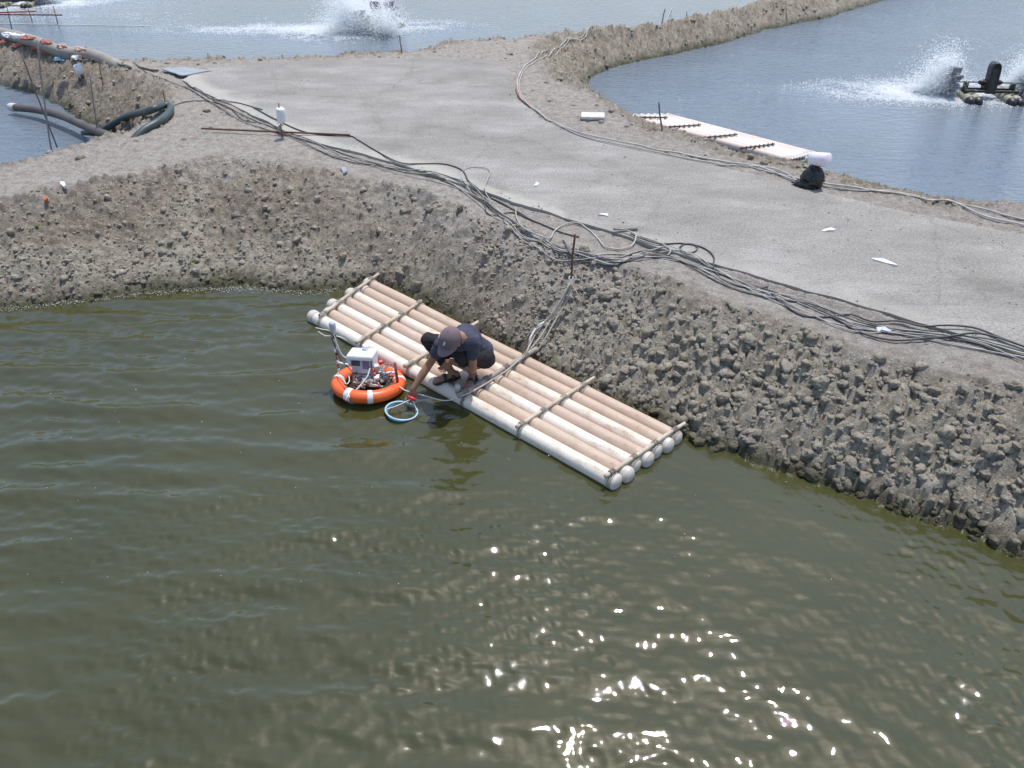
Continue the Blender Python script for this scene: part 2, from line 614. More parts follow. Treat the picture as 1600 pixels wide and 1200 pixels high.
M['pipe_cream'] = pipe_mat('cream_pipe', (.74, .665, .56), (.52, .40, .29), (.82, .77, .69))
M['pipe_tan'] = pipe_mat('tan_pipe', (.53, .40, .30), (.43, .305, .215), (.66, .55, .44))
M['pipe_pink'] = pipe_mat('pinkish_pipe', (.52, .39, .30), (.42, .29, .22), (.64, .53, .45))
M['pipe_patchy'] = pipe_mat('patchy_pipe', (.70, .60, .48), (.44, .30, .20), (.82, .76, .66))
M['pipe_cap'] = simple('pipe_end_cap', (.62, .58, .50), (.48, .44, .37), 9, .55, .1)
M['bamboo'] = simple('weathered_bamboo', (.58, .49, .37), (.40, .33, .24), 6, .7, .2, None, (1, 1, 1))
M['bamboo_grey'] = simple('grey_bamboo', (.42, .38, .32), (.26, .23, .19), 8, .8, .3)
M['rope'] = simple('pale_rope', (.52, .47, .40), (.34, .30, .25), 40, .9, .5)
M['rope_old'] = simple('old_lashing', (.36, .31, .25), (.22, .19, .155), 40, .9, .5)
M['rope_dark'] = simple('dark_lashing', (.20, .17, .14), (.10, .085, .07), 40, .9, .5)
M['rope_white'] = simple('white_cord', (.74, .72, .66), (.58, .55, .50), 40, .8, .3)
M['cable_black'] = simple('black_cable', (.040, .039, .038), (.085, .08, .074), 6, .55, 0)
M['cable_grey'] = simple('grey_cable', (.50, .47, .42), (.34, .315, .28), 5, .65, .1)
M['cable_pale'] = simple('pale_cable', (.56, .53, .49), (.38, .35, .32), 5, .6, .1)
M['cable_rust'] = simple('rusty_cable', (.33, .15, .10), (.24, .12, .085), 5, .7, .1)
M['rust'] = simple('rusty_steel', (.10, .042, .026), (.17, .075, .045), 30, .8, .4)
M['dark_stick'] = simple('dark_stick', (.11, .09, .075), (.19, .16, .13), 20, .85, .4)
M['grey_stick'] = simple('grey_stick', (.20, .19, .18), (.30, .28, .26), 20, .7, .3)
M['orange'] = simple('orange_buoy_shell', (.86, .145, .030), (.76, .12, .027), 5, .38, .06)
M['tape'] = simple('white_reflective_tape', (.80, .78, .76), (.66, .64, .62), 10, .4, .05)
M['white_plastic'] = simple('white_plastic', (.80, .80, .80), (.68, .68, .69), 6, .4, .05)
M['grey_plastic'] = simple('grey_plastic_case', (.52, .52, .54), (.40, .40, .43), 7, .45, .06)
M['pink_plastic'] = simple('pinkish_bottle_plastic', (.78, .66, .72), (.82, .78, .82), 7, .35, .06)
M['blue_plastic'] = simple('blue_plastic', (.35, .55, .68), (.45, .66, .78), 7, .35, .06)
M['screen'] = simple('dark_display', (.035, .035, .06), (.06, .06, .09), 4, .15, 0)
M['screen_blue'] = simple('blue_display', (.10, .19, .36), (.20, .10, .12), 12, .2, 0)
M['ochre'] = simple('ochre_strip', (.55, .30, .05), (.45, .24, .04), 8, .5, .05)
M['red_plastic'] = simple('red_plastic', (.62, .035, .03), (.5, .03, .03), 8, .4, .03)
M['red_dull'] = simple('faded_red_paint', (.50, .10, .09), (.42, .08, .07), 8, .5, .06)
M['brown_rod'] = simple('brown_rod', (.16, .07, .055), (.22, .10, .08), 10, .5, .1)
M['black_plastic'] = simple('black_plastic', (.020, .020, .021), (.034, .033, .032), 8, .45, .1)
M['bin_bag'] = simple('black_bin_bag', (.012, .013, .014), (.022, .023, .025), 8, .28, .3, 20)
M['algae_float'] = simple('algae_grown_float', (.20, .19, .11), (.42, .40, .32), 10, .8, .4)
M['paddle'] = simple('grey_paddle_plastic', (.12, .12, .13), (.38, .38, .40), 14, .35, .1)
M['foam'] = simple('white_water_foam', (.90, .91, .91), (.84, .86, .86), 8, .5, 0)
_m, _n, _l, _b = new_mat('white_water_spray')
_b.inputs['Base Color'].default_value = (.93, .94, .94, 1)
_b.inputs['Roughness'].default_value = .4
_t = _n.new('ShaderNodeBsdfTranslucent')
_t.inputs[0].default_value = (.95, .96, .96, 1)
_x = _n.new('ShaderNodeMixShader')
_x.inputs[0].default_value = .65
_l.new(_b.outputs[0], _x.inputs[1])
_l.new(_t.outputs[0], _x.inputs[2])
_y = _n.new('ShaderNodeMixShader')
_z = _n.new('ShaderNodeBsdfTransparent')
_y.inputs[0].default_value = .6
_l.new(_x.outputs[0], _y.inputs[1])
_l.new(_z.outputs[0], _y.inputs[2])
_l.new(_y.outputs[0], _n['Material Output'].inputs[0])
M['spray'] = _m
M['hose_brown'] = simple('brown_rubber_hose', (.075, .060, .055), (.12, .095, .085), 4, .55, .15)
M['hose_green'] = simple('dark_green_hose', (.030, .048, .046), (.055, .075, .072), 4, .45, .1)
M['hose_grey'] = simple('dusty_grey_pipe', (.34, .30, .26), (.25, .22, .19), 4, .7, .1)
M['net_red'] = simple('faded_red_net', (.46, .13, .095), (.33, .17, .14), 20, .85, .5)
M['net_pink'] = simple('pale_pink_dust', (.50, .35, .29), (.40, .28, .23), 9, .95, .5)
M['mat_grey'] = simple('blue_grey_sheet', (.34, .36, .38), (.26, .28, .30), 6, .55, .1)
M['paper'] = simple('white_scrap', (.80, .80, .78), (.68, .68, .66), 9, .7, .1)
M['board'] = simple('pale_board', (.66, .63, .58), (.50, .47, .42), 9, .8, .2)
M['pebble'] = simple('pebble_stone', (.30, .27, .235), (.20, .178, .155), 5, .9, .3, None, (1, 1, 1), 0, .3, (.3, .7), True)
M['shell'] = simple('broken_shell', (.64, .60, .55), (.48, .44, .39), 5, .7, .1, None, (1, 1, 1), 0, .4, (.3, .7), True)
M['skin'] = simple('tanned_skin', (.335, .165, .105), (.27, .125, .078), 9, .5, .12, 60)
M['shirt'] = simple('navy_cotton', (.040, .042, .068), (.058, .060, .092), 6, .9, .25, 120)
M['trousers'] = simple('black_trousers', (.012, .012, .013), (.022, .021, .021), 6, .9, .25, 120)
M['cap'] = simple('mauve_grey_cap_cloth', (.155, .105, .115), (.19, .135, .145), 7, .9, .2, 150)
M['sandal'] = simple('dark_brown_sandal', (.030, .022, .020), (.05, .038, .033), 9, .6, .1)
M['hair'] = simple('black_hair', (.012, .010, .009), (.02, .017, .015), 30, .6, .4)
M['weed'] = simple('green_weed', (.10, .13, .03), (.16, .18, .06), 9, .7, .1)
M['mat_pale'] = simple('pale_film', (.60, .60, .60), (.36, .37, .38), 30, .5, .2)
M['orange_scrap'] = simple('orange_scrap', (.55, .14, .06), (.45, .10, .05), 9, .7, .1)


# ------------------------------------------------------------------ object helpers
def tag(o, label=None, cat=None, group=None, kind=None):
    if label:
        o['label'] = label
    if cat:
        o['category'] = cat
    if group:
        o['group'] = group
    if kind:
        o['kind'] = kind
    return o


def link(name, me, parent=None):
    o = bpy.data.objects.new(name, me)
    COL.objects.link(o)
    if parent:
        o.parent = parent
    return o


def empty(name, loc=(0, 0, 0), rz=0.0):
    o = bpy.data.objects.new(name, None)
    COL.objects.link(o)
    o.location = loc
    o.rotation_euler = (0, 0, rz)
    o.empty_display_size = .1
    return o


class MB:
    def __init__(s):
        s.v, s.f, s.sm = [], [], []

    def add(s, v, f, smooth=True):
        o = len(s.v)
        s.v += [tuple(map(float, p)) for p in v]
        s.f += [tuple(i + o for i in q) for q in f]
        s.sm += [smooth] * len(f)
        return s

    def box(s, c, size, rot=None, bev=0.0):
        bm = bmesh.new()
        bmesh.ops.create_cube(bm, size=1)
        bmesh.ops.scale(bm, vec=size, verts=bm.verts)
        if bev:
            bmesh.ops.bevel(bm, geom=bm.edges[:], offset=bev, segments=2, affect='EDGES', profile=.5)
        m = Matrix.Translation(c) @ (rot.to_4x4() if rot is not None else Matrix())
        bmesh.ops.transform(bm, matrix=m, verts=bm.verts)
        bm.verts.index_update()
        s.add([v.co for v in bm.verts], [[v.index for v in f.verts] for f in bm.faces], False)
        bm.free()
        return s

    def tube(s, path, r, n=8, cap=True, smooth=True):
        P = [Vector(p) for p in path]
        rs = r if hasattr(r, '__len__') else [r] * len(P)
        v, f = [], []
        up = None
        for i, p in enumerate(P):
            d = (P[min(i + 1, len(P) - 1)] - P[max(i - 1, 0)])
            d = d.normalized() if d.length > 1e-9 else Vector((0, 0, 1))
            if up is None:
                up = Vector((0, 0, 1)) if abs(d.z) < .9 else Vector((1, 0, 0))
            a = (up - d * up.dot(d))
            a = a.normalized() if a.length > 1e-6 else d.orthogonal().normalized()
            b = d.cross(a)
            up = a
            for k in range(n):
                w = 2 * math.pi * k / n
                v.append(p + (a * math.cos(w) + b * math.sin(w)) * rs[i])
        for i in range(len(P) - 1):
            for k in range(n):
                k2 = (k + 1) % n
                f.append((i * n + k, i * n + k2, (i + 1) * n + k2, (i + 1) * n + k))
        if cap:
            f.append(tuple(range(n - 1, -1, -1)))
            f.append(tuple((len(P) - 1) * n + k for k in range(n)))
        return s.add(v, f, smooth)

    def lathe(s, prof, n=20, c=(0, 0, 0), rot=None):
        v, f = [], []
        for (r, z) in prof:
            for k in range(n):
                w = 2 * math.pi * k / n
                p = Vector((r * math.cos(w), r * math.sin(w), z))
                if rot is not None:
                    p = rot @ p
                v.append(p + Vector(c))
        for i in range(len(prof) - 1):
            for k in range(n):
                k2 = (k + 1) % n
                f.append((i * n + k, i * n + k2, (i + 1) * n + k2, (i + 1) * n + k))
        return s.add(v, f)

    def torus(s, c, R0, r, n=48, m=14, rot=None, a0=0.0, a1=2 * math.pi, sq=1.0):
        full = abs(a1 - a0 - 2 * math.pi) < 1e-6
        N = n if full else n + 1
        v, f = [], []
        for i in range(N):
            a = a0 + (a1 - a0) * i / n
            for k in range(m):
                w = 2 * math.pi * k / m
                p = Vector(((R0 + r * math.cos(w)) * math.cos(a), (R0 + r * math.cos(w)) * math.sin(a), r * sq * math.sin(w)))
                if rot is not None:
                    p = rot @ p
                v.append(p + Vector(c))
        for i in range(n):
            i2 = (i + 1) % N
            for k in range(m):
                k2 = (k + 1) % m
                f.append((i * m + k, i2 * m + k, i2 * m + k2, i * m + k2))
        return s.add(v, f)

    def build(s, name, mat, parent=None):
        me = bpy.data.meshes.new(name)
        me.from_pydata(s.v, [], s.f)
        me.polygons.foreach_set('use_smooth', s.sm)
        me.materials.append(mat)
        me.update()
        return link(name, me, parent)


def fast_mesh(name, V, Fq, mat, smooth=True, parent=None, n=4):
    me = bpy.data.meshes.new(name)
    V = np.asarray(V, np.float32)
    Fq = np.asarray(Fq, np.int32)
    me.vertices.add(len(V))
    me.vertices.foreach_set('co', V.ravel())
    me.loops.add(Fq.size)
    me.loops.foreach_set('vertex_index', Fq.ravel())
    me.polygons.add(len(Fq))
    me.polygons.foreach_set('loop_start', np.arange(0, Fq.size, n, dtype=np.int32))
    me.polygons.foreach_set('use_smooth', np.full(len(Fq), smooth))
    me.update(calc_edges=True)
    me.validate()
    me.materials.append(mat)
    return link(name, me, parent)


def grid_faces(ny, nx, keep=None):
    I = np.arange(ny * nx).reshape(ny, nx)
    q = np.stack([I[:-1, :-1], I[:-1, 1:], I[1:, 1:], I[1:, :-1]], -1)
    if keep is not None:
        q = q[keep]
    return q.reshape(-1, 4)


def compact(V, Fq, extra=()):
    used = np.zeros(len(V), bool)
    used[Fq.ravel()] = True
    mp = np.cumsum(used) - 1
    return V[used], mp[Fq], [e[used] for e in extra]


def color_attr(me, name, rgb):
    at = me.color_attributes.new(name, 'FLOAT_COLOR', 'POINT')
    a = np.ones((len(rgb), 4), np.float32)
    a[:, :3] = rgb
    at.data.foreach_set('color', a.ravel())


def path_smooth(P, step=.04):
    """Catmull-Rom through points"""
    P = [np.array(p, float) for p in P]
    Q = [2 * P[0] - P[1]] + P + [2 * P[-1] - P[-2]]
    out = []
    for i in range(1, len(Q) - 2):
        a, b, c, d = Q[i - 1:i + 3]
        n = max(2, int(np.linalg.norm(c - b) / step))
        for k in range(n):
            t = k / n
            out.append(.5 * (2 * b + (c - a) * t + (2 * a - 5 * b + 4 * c - d) * t * t + (3 * b - a - 3 * c + d) * t ** 3))
    out.append(P[-1])
    return out


# ================================================================== STRUCTURE
# ---- earth banks
zc = GZ
keep = (np.maximum(np.maximum(zc[:-1, :-1], zc[1:, 1:]), np.maximum(zc[1:, :-1], zc[:-1, 1:])) > -.25)
V = np.stack([GX.ravel(), GY.ravel(), GZ.ravel()], 1)
rgb = np.stack([GM['ctop'].ravel(), GM['mud'].ravel(), GM['wet'].ravel()], 1)
rgb[:, 1] = np.clip(rgb[:, 1] + .5 * GM['far'].ravel() * np.where(GX.ravel() > 0, 1, .0), 0, 1)
Fq = grid_faces(len(gy), len(gx), keep)
V, Fq, (rgb,) = compact(V, Fq, [rgb])
ground = fast_mesh('ground', V, Fq, M['soil'])
tag(ground, kind='structure')
color_attr(ground.data, 'soil', rgb)

# ---- concrete road slab: dense strip mesh with a broken edge
pts = []
n = len(road_poly)
for i in range(n):
    a, b = road_poly[i], road_poly[(i + 1) % n]
    L = np.linalg.norm(b - a)
    k = max(1, int(L / .05)) if L < 5 else max(1, int(L / .3))
    for j in range(k):
        pts.append(a + (b - a) * j / k)
pts = np.array(pts)
jx = .045 * fbm(pts[:, 0], pts[:, 1], 2.5, 201, 4)
jy = .045 * fbm(pts[:, 0], pts[:, 1], 2.5, 221, 4)
pts = pts + np.stack([jx, jy], 1)
from mathutils.geometry import delaunay_2d_cdt
xs_, ys_ = np.meshgrid(np.arange(pts[:, 0].min(), pts[:, 0].max(), .11), np.arange(pts[:, 1].min(), pts[:, 1].max(), .11))
xs_ = xs_ + .04 * fbm(xs_, ys_, 7, 241, 2)
m_ = inside(pts, xs_, ys_) & (seg_dist(pts[::3], xs_, ys_) > .07)
inner = np.stack([xs_[m_], ys_[m_]], 1)
nb = len(pts)
cv, ce, cf, _, _, _ = delaunay_2d_cdt([Vector(p) for p in pts] + [Vector(p) for p in inner], [(i, (i + 1) % nb) for i in range(nb)], [], 1, 1e-5)
cv = np.array([p[:] for p in cv])
dE = seg_dist(pts, cv[:, 0], cv[:, 1])
zt = ROAD_Z + .006 * fbm(cv[:, 0], cv[:, 1], 1.2, 251, 3) - .012 * (dE < .004)
onb = np.where(dE < 1e-3)[0]
cnt = {}
for f in cf:
    for k in range(len(f)):
        e = (f[k], f[(k + 1) % len(f)])
        cnt[tuple(sorted(e))] = cnt.get(tuple(sorted(e)), []) + [e]
bedge = [v[0] for v in cnt.values() if len(v) == 1]
low = {}
VV = [(p[0], p[1], z_) for p, z_ in zip(cv, zt)]
for e in bedge:
    for i in e:
        if i not in low:
            low[i] = len(VV)
            VV.append((cv[i][0], cv[i][1], ROAD_Z - .17))
FF = [tuple(f) for f in cf] + [(b_, a_, low[a_], low[b_]) for a_, b_ in bedge]
me = bpy.data.meshes.new('road')
me.from_pydata(VV, [], FF)
me.materials.append(M['concrete'])
me.update()
road = link('road', me)
tag(road, kind='structure')
co = np.array(VV)
dE = seg_dist(pts, co[:, 0], co[:, 1])
near_side = (co[:, 1] < 10.9 - .75 * co[:, 0] - .55)
wid = .16 + .14 * np.clip(fbm(co[:, 0], co[:, 1], 1.6, 231, 3) * 2, -1, 1) + .16 * (1 - sst(.2, 1.0, co[:, 0]))
e0 = np.where(near_side, (1 - sst(.3, 1.0, dE / wid)) * np.where(co[:, 0] < .6, .9, .45), 0)
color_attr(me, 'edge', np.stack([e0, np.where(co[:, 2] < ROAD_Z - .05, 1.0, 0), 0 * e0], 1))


# ---- water sheets
def wave_set(X, Y, ang, spread, lams, slope, seed):
    r = np.random.default_rng(seed)
    z = 0
    for lam in lams:
        th = R(ang + r.normal() * spread)
        k = 2 * math.pi / lam
        ph = r.uniform(0, 6.28)
        a = slope / k / math.sqrt(len(lams)) * 1.41
        wob = .35 * fbm(X, Y, .7 / max(lam, .15) * .35, int(r.integers(1000)), 2) * 2 * math.pi
        c = np.sin(k * (X * math.cos(th) + Y * math.sin(th)) + ph + wob)
        z = z + a * (c + .22 * (c * c * c) + .16 * np.cos(2 * k * (X * math.cos(th) + Y * math.sin(th)) + 2 * ph + 2 * wob - math.pi))
    return z


wx = spaced([(-40, 2), (-9, .12), (-6.5, .034), (-4.5, .017), (4.5, .017), (5.5, .03), (8, .12), (40, 2)])
wy = spaced([(-25, 2), (0, .10), (1.8, .0135), (5, .016), (8.6, .028)])
WX, WY = np.meshgrid(wx, wy)
env = lambda s, sc=.5: .55 + .9 * np.clip(fbm(WX, WY, sc, s, 3) + .5, 0, 1)
rmask = sst(-1.5, 1.5, WX + .3 * (WY - 4))
lowm = 1 - sst(3.0, 5.0, WY)
lam1 = [.72, .6, .52, .47, .43, .39, .36, .33, .30, .28]
lam2 = [.26, .23, .21, .19, .17, .155, .14, .125, .11]
zA = wave_set(WX, WY, 92, 11, lam1, .10, 3) + env(305) * wave_set(WX, WY, 86, 22, lam2, .075, 4)
zB = wave_set(WX, WY, 57, 15, lam1, .034, 5) + env(309) * wave_set(WX, WY, 50, 28, lam2, .026, 6)
zC = env(311, .8) * wave_set(WX, WY, 64, 48, lam2, .06, 8) + wave_set(WX, WY, 120, 40, [.5, .42, .36, .31, .27], .035, 9)
lam3 = [.135, .12, .105, .094, .085, .077, .070, .064, .058]
zD = wave_set(WX, WY, 58, 38, lam3, .150, 21) * np.clip(.62 + 1.4 * fbm(WX, WY, .9, 323, 4, .6), 0.34, 1.3)
calm = sst(.0, .5, seg_dist(shoreN, WX, WY, False))
WZ = ((zA * (1 - rmask) + zB * rmask) + zC * (lowm * (.75 + .25 * sst(-3, 1.5, WX))) + zD * (1 - sst(3.6, 5.4, WY)) * (.85 + .15 * sst(-2.5, 1, WX))) * (.25 + .75 * calm)
dNw = sdist(PN, WX, WY)
k4 = np.minimum(np.minimum(dNw[:-1, :-1], dNw[1:, 1:]), np.minimum(dNw[1:, :-1], dNw[:-1, 1:])) < .28
V = np.stack([WX.ravel(), WY.ravel(), WZ.ravel()], 1)
Fq = grid_faces(len(wy), len(wx), k4)
V, Fq, _ = compact(V, Fq)
pw = fast_mesh('pond_water', V, Fq, M['water'])
tag(pw, kind='structure')


def far_sheet(P, x0, x1, y0, y1, step):
    xs, ys = np.arange(x0, x1, step), np.arange(y0, y1, step)
    X, Y = np.meshgrid(xs, ys)
    d = sdist(P, X, Y)
    k = np.minimum(np.minimum(d[:-1, :-1], d[1:, 1:]), np.minimum(d[1:, :-1], d[:-1, 1:])) < .15
    V = np.stack([X.ravel(), Y.ravel(), 0 * X.ravel()], 1)
    V, Fq, _ = compact(V, grid_faces(len(ys), len(xs), k))
    o = fast_mesh('pond_water', V, Fq, M['far_water'])
    tag(o, kind='structure')


far_sheet(PR, 0, 151, -9, 86, .4)
far_sheet(PL, -41, -5, -11, 39, .4)
# the farthest pond is large: outline pushed out under its banks
xs = np.concatenate([[-400, -200, -100], np.arange(-60, 72, .5), [100, 200, 400]])
ys = np.concatenate([np.arange(15, 100, .5), [130, 200, 400]])
X, Y = np.meshgrid(xs, ys)
d = sdist(PF, X, Y)
k = np.minimum(np.minimum(d[:-1, :-1], d[1:, 1:]), np.minimum(d[1:, :-1], d[:-1, 1:])) < .15
V = np.stack([X.ravel(), Y.ravel(), 0 * X.ravel()], 1)
V, Fq, _ = compact(V, grid_faces(len(ys), len(xs), k))
tag(fast_mesh('pond_water', V, Fq, M['far_water']), kind='structure')


# ================================================================== CLODS AND STONES on the banks
def ico(sub):
    bm = bmesh.new()
    bmesh.ops.create_icosphere(bm, subdivisions=sub, radius=1)
    v = np.array([p.co[:] for p in bm.verts])
    f = np.array([[q.index for q in t.verts] for t in bm.faces])
    bm.free()
    return v, f


def lump_verts(v, seed, rough=.28):
    r = random.Random(seed)
    off = Vector((r.uniform(-50, 50), r.uniform(-50, 50), r.uniform(-50, 50)))
    # a few random cutting planes make broken faces, ridged noise makes crevices
    cuts = [(Vector((r.gauss(0, 1), r.gauss(0, 1), r.gauss(0, .8))).normalized(), r.uniform(.62, .92)) for _ in range(9)]
    out = []
    for p in v:
        q = Vector(p)
        m = 1.0
        for nrm, d in cuts:
            k = q.dot(nrm)
            if k > d:
                m = min(m, (d + .25 * (k - d)) / k)
        a = mnoise.noise(q * 1.2 + off) * rough + mnoise.noise(q * 3.0 + off) * rough * .8 + mnoise.noise(q * 6.5 + off) * rough * .45
        c = max(0, 1 - 5 * abs(mnoise.noise(q * 1.7 - off))) * rough * .65
        out.append(np.array(q) * m * (1.08 + a - c))
    out = np.array(out)
    out[:, 2] *= .66
    return out


ico1, f1_ = ico(1)
ico2, f2_ = ico(2)
ico3, f3_ = ico(3)
NV = 14
lumps_hi = [lump_verts(ico2, 100 + i, .30) for i in range(NV)]
lumps_lo = [lump_verts(ico1, 200 + i, .30) for i in range(NV)]


def scatter(nn, xr, yr, weight):
    x = rng.uniform(*xr, nn)
    y = rng.uniform(*yr, nn)
    _, mk = terrain(x, y, False)
    w = weight(x, y, mk)
    s = rng.uniform(0, 1, nn) < w
    return x[s], y[s]


# positions: dense on the clod field, sparse elsewhere
cx, cy = scatter(25000, (.2, 6.4), (2.7, 8.4), lambda x, y, m: np.clip(m['right'] * m['slope'], 0, 1) * .66 * (.22 + .78 * sst(-.30, .12, fbm(x, y, 1.4, 601, 4, .6))) + .03 * m['slope'] * m['isN'])
cs = .011 + .064 * rng.beta(.9, 4.2, len(cx)) + np.where(rng.uniform(0, 1, len(cx)) > .93, .03, 0)
bx, by = scatter(26000, (-7.5, 2), (6.5, 11), lambda x, y, m: (.22 + .45 * m['left']) * m['slope'] * m['isN'])
bs = .010 + .036 * rng.beta(1.1, 4.2, len(bx)) + np.where(rng.uniform(0, 1, len(bx)) > .97, .03, 0)
ex, ey = scatter(5000, (-.4, 1.3), (5, 8.6), lambda x, y, m: .35 * m['slope'] * m['isN'])
es = .014 + .032 * rng.beta(1.1, 3.6, len(ex))
hx, hy = scatter(16000, (-14, 14), (10, 30), lambda x, y, m: (.5 * m['slope'] + .10 * m['top'] * (~m['inR'])) * (~m['isN']))
hs = .02 + .075 * rng.beta(1.1, 4, len(hx))
AX, AY, AS = np.concatenate([cx, bx, ex, hx]), np.concatenate([cy, by, ey, hy]), np.concatenate([cs, bs, es, hs])
AZ = ground_z(AX, AY)
ok = AZ > -.03
AX, AY, AS, AZ = AX[ok], AY[ok], AS[ok], AZ[ok]
app = AS / np.sqrt(AX ** 2 + AY ** 2 + (CAM_H - AZ) ** 2)
inview = np.abs(AX / (AY * CP + (CAM_H - AZ) * SP) * F_PX) < 790
order = np.argsort(-app * inview)
big = order[:300]
rest = order[300:]
lump_me = []
for i in range(NV):
    me = bpy.data.meshes.new('clod')
    big_v = lump_verts(ico3, 100 + i, .30)
    me.from_pydata(big_v.tolist(), [], f3_.tolist())
    me.polygons.foreach_set('use_smooth', [True] * len(f3_))
    me.materials.append(M['clod'])
    lump_me.append(me)
for q, i in enumerate(big):
    o = link('clod', lump_me[q % NV], ground)
    o.location = (AX[i], AY[i], AZ[i] + AS[i] * .08)
    o.rotation_euler = (random.uniform(-.5, .5), random.uniform(-.5, .5), random.uniform(0, 6.28))
    k = AS[i]
    o.scale = (k * random.uniform(.8, 1.25), k * random.uniform(.8, 1.2), k * random.uniform(.75, 1.15))


def mass(name, x, y, z, s, variants, faces, mat, sink=.2, parent=None, flat=1.0):
    nn = len(x)
    nv = variants[0].shape[0]
    Vs = np.stack(variants)[rng.integers(0, len(variants), nn)]
    Vs = Vs * s[:, None, None] * rng.uniform(.75, 1.25, (nn, 1, 3))
    a = rng.uniform(0, 6.283, nn)
    c_, s_ = np.cos(a)[:, None], np.sin(a)[:, None]
    X_, Y_ = Vs[:, :, 0] * c_ - Vs[:, :, 1] * s_, Vs[:, :, 0] * s_ + Vs[:, :, 1] * c_
    tl = rng.uniform(-.5, .5, (nn, 1))
    Z_ = Vs[:, :, 2] * flat
    X2 = X_ * np.cos(tl) + Z_ * np.sin(tl)
    Z2 = -X_ * np.sin(tl) + Z_ * np.cos(tl)
    W = np.stack([X2 + x[:, None], Y_ + y[:, None], Z2 + (z + s * sink)[:, None]], -1).reshape(-1, 3)
    Ff = (faces[None] + (np.arange(nn) * nv)[:, None, None]).reshape(-1, 3)
    o = fast_mesh(name, W, Ff, mat, True, parent, 3)
    o['kind'] = 'stuff'
    return o


near = rest[AY[rest] < 10.5]
farr = rest[AY[rest] >= 10.5]
nbig = near[AS[near] > .034]
nsml = near[AS[near] <= .034]
mass('crumbled_clods', AX[nbig], AY[nbig], AZ[nbig], AS[nbig], lumps_hi, f2_, M['clod'], .08, ground)
small = np.concatenate([nsml, farr])
mass('small_clods', AX[small], AY[small], AZ[small], AS[small], lumps_lo, f1_, M['clod'], .12, ground)

# gravel and shell grit
ico0 = ico(1)
octv = np.array([(1, 0, 0), (-1, 0, 0), (0, 1, 0), (0, -1, 0), (0, 0, .6), (0, 0, -.6)], float)
octf = np.array([(0, 2, 4), (2, 1, 4), (1, 3, 4), (3, 0, 4), (2, 0, 5), (1, 2, 5), (3, 1, 5), (0, 3, 5)])
octs = [octv * (1 + .3 * np.random.default_rng(i).uniform(-1, 1, (6, 1))) for i in range(12)]
px_, py_ = scatter(42000, (-9, 7), (3.6, 15), lambda x, y, m: np.where(m['inR'] & (m['dRo'] > .12), .055, .55 * m['slope'] + .35 * m['top']))
pz = np.where(inside(road_poly, px_, py_), ROAD_Z, ground_z(px_, py_))
ps = .005 + .013 * rng.beta(1, 4, len(px_))
sel = rng.uniform(0, 1, len(px_)) < .82
mass('gravel', px_[sel], py_[sel], pz[sel], ps[sel], octs, octf, M['pebble'], .25, ground)
sel = ~sel
mass('shell_grit', px_[sel], py_[sel], pz[sel], ps[sel] * .9, octs, octf, M['shell'], .2, ground, .4)


# ================================================================== RAFT
def frame_x(a, b):
    a, b = Vector(a), Vector(b)
    x = (b - a).normalized()
    y = Vector((0, 0, 1)).cross(x).normalized()
    z = x.cross(y)
    return Matrix((x, y, z)).transposed()


PIPE_R, PIPE_Z = .071, .036
fa, fb = un(487, 491, PIPE_Z + .02), un(965, 752, PIPE_Z + .02)
ba, bb = un(573, 440, PIPE_Z + .02), un(1060, 684, PIPE_Z + .02)
for p in (fa, fb, ba, bb):
    p[2] = PIPE_Z
raft_o = Vector((fa + fb + ba + bb) / 4)
raft = empty('pipe_raft', (raft_o.x, raft_o.y, 0))
tag(raft, 'pale plastic pipe raft with bamboo crossbars moored at the muddy bank under the squatting man', 'raft')
RI = Matrix.Translation(-Vector((raft_o.x, raft_o.y, 0)))
stag = [(-.02, .0), (.10, .02), (-.02, -.02), (.09, .01), (-.03, -.01), (.08, .015), (-.01, 0)]
pm = ['pipe_cream', 'pipe_tan', 'pipe_cream', 'pipe_pink', 'pipe_patchy', 'pipe_tan', 'pipe_tan']
pipe_ax = []
for i in range(7):
    t = i / 6
    a, b = Vector(fa * (1 - t) + ba * t), Vector(fb * (1 - t) + bb * t)
    dirn = (b - a).normalized()
    a2, b2 = a + dirn * (stag[i][0] if i % 2 else 0), b + dirn * stag[i][1]
    pipe_ax.append((a2, b2))
    L = (b2 - a2).length
    mb = MB()
    nseg = 30
    mb.tube([(L * k / nseg, .0025 * math.sin(k * .35 + i), .002 * math.sin(k * .5 + 2 * i)) for k in range(nseg + 1)], PIPE_R, 22)
    o = mb.build('pipe', M[pm[i]], raft)
    o.matrix_local = RI @ Matrix.Translation(a2) @ frame_x(a2, b2).to_4x4()
    for e, sgn in ((0, -1), (L, 1)):
        if sgn < 0 and i in (2, 4):
            dome = .03
        else:
            dome = .045
        prof = [(PIPE_R + .0045, -.085), (PIPE_R + .005, -.02)] + [((PIPE_R + .005) * math.cos(a_), -.02 + dome * math.sin(a_)) for a_ in np.linspace(.15, 1.57, 7)]
        cp = MB().lathe(prof, 22, (e, 0, 0), Matrix(((0, 0, sgn), (0, 1, 0), (-sgn, 0, 0))).to_3x3() if True else None)
        c = cp.build('end_cap', M['pipe_cap'], o)
bars = [((508, 488), (592, 427), 'bamboo', .019), ((556, 536), (659, 470), 'bamboo', .019), ((632, 573), (747, 503), 'bamboo', .020),
        ((716, 619), (838, 545), 'bamboo_grey', .024), ((806, 667), (929, 590), 'bamboo', .017), ((946, 744), (1070, 661), 'bamboo', .018)]
TOPZ = PIPE_Z + PIPE_R
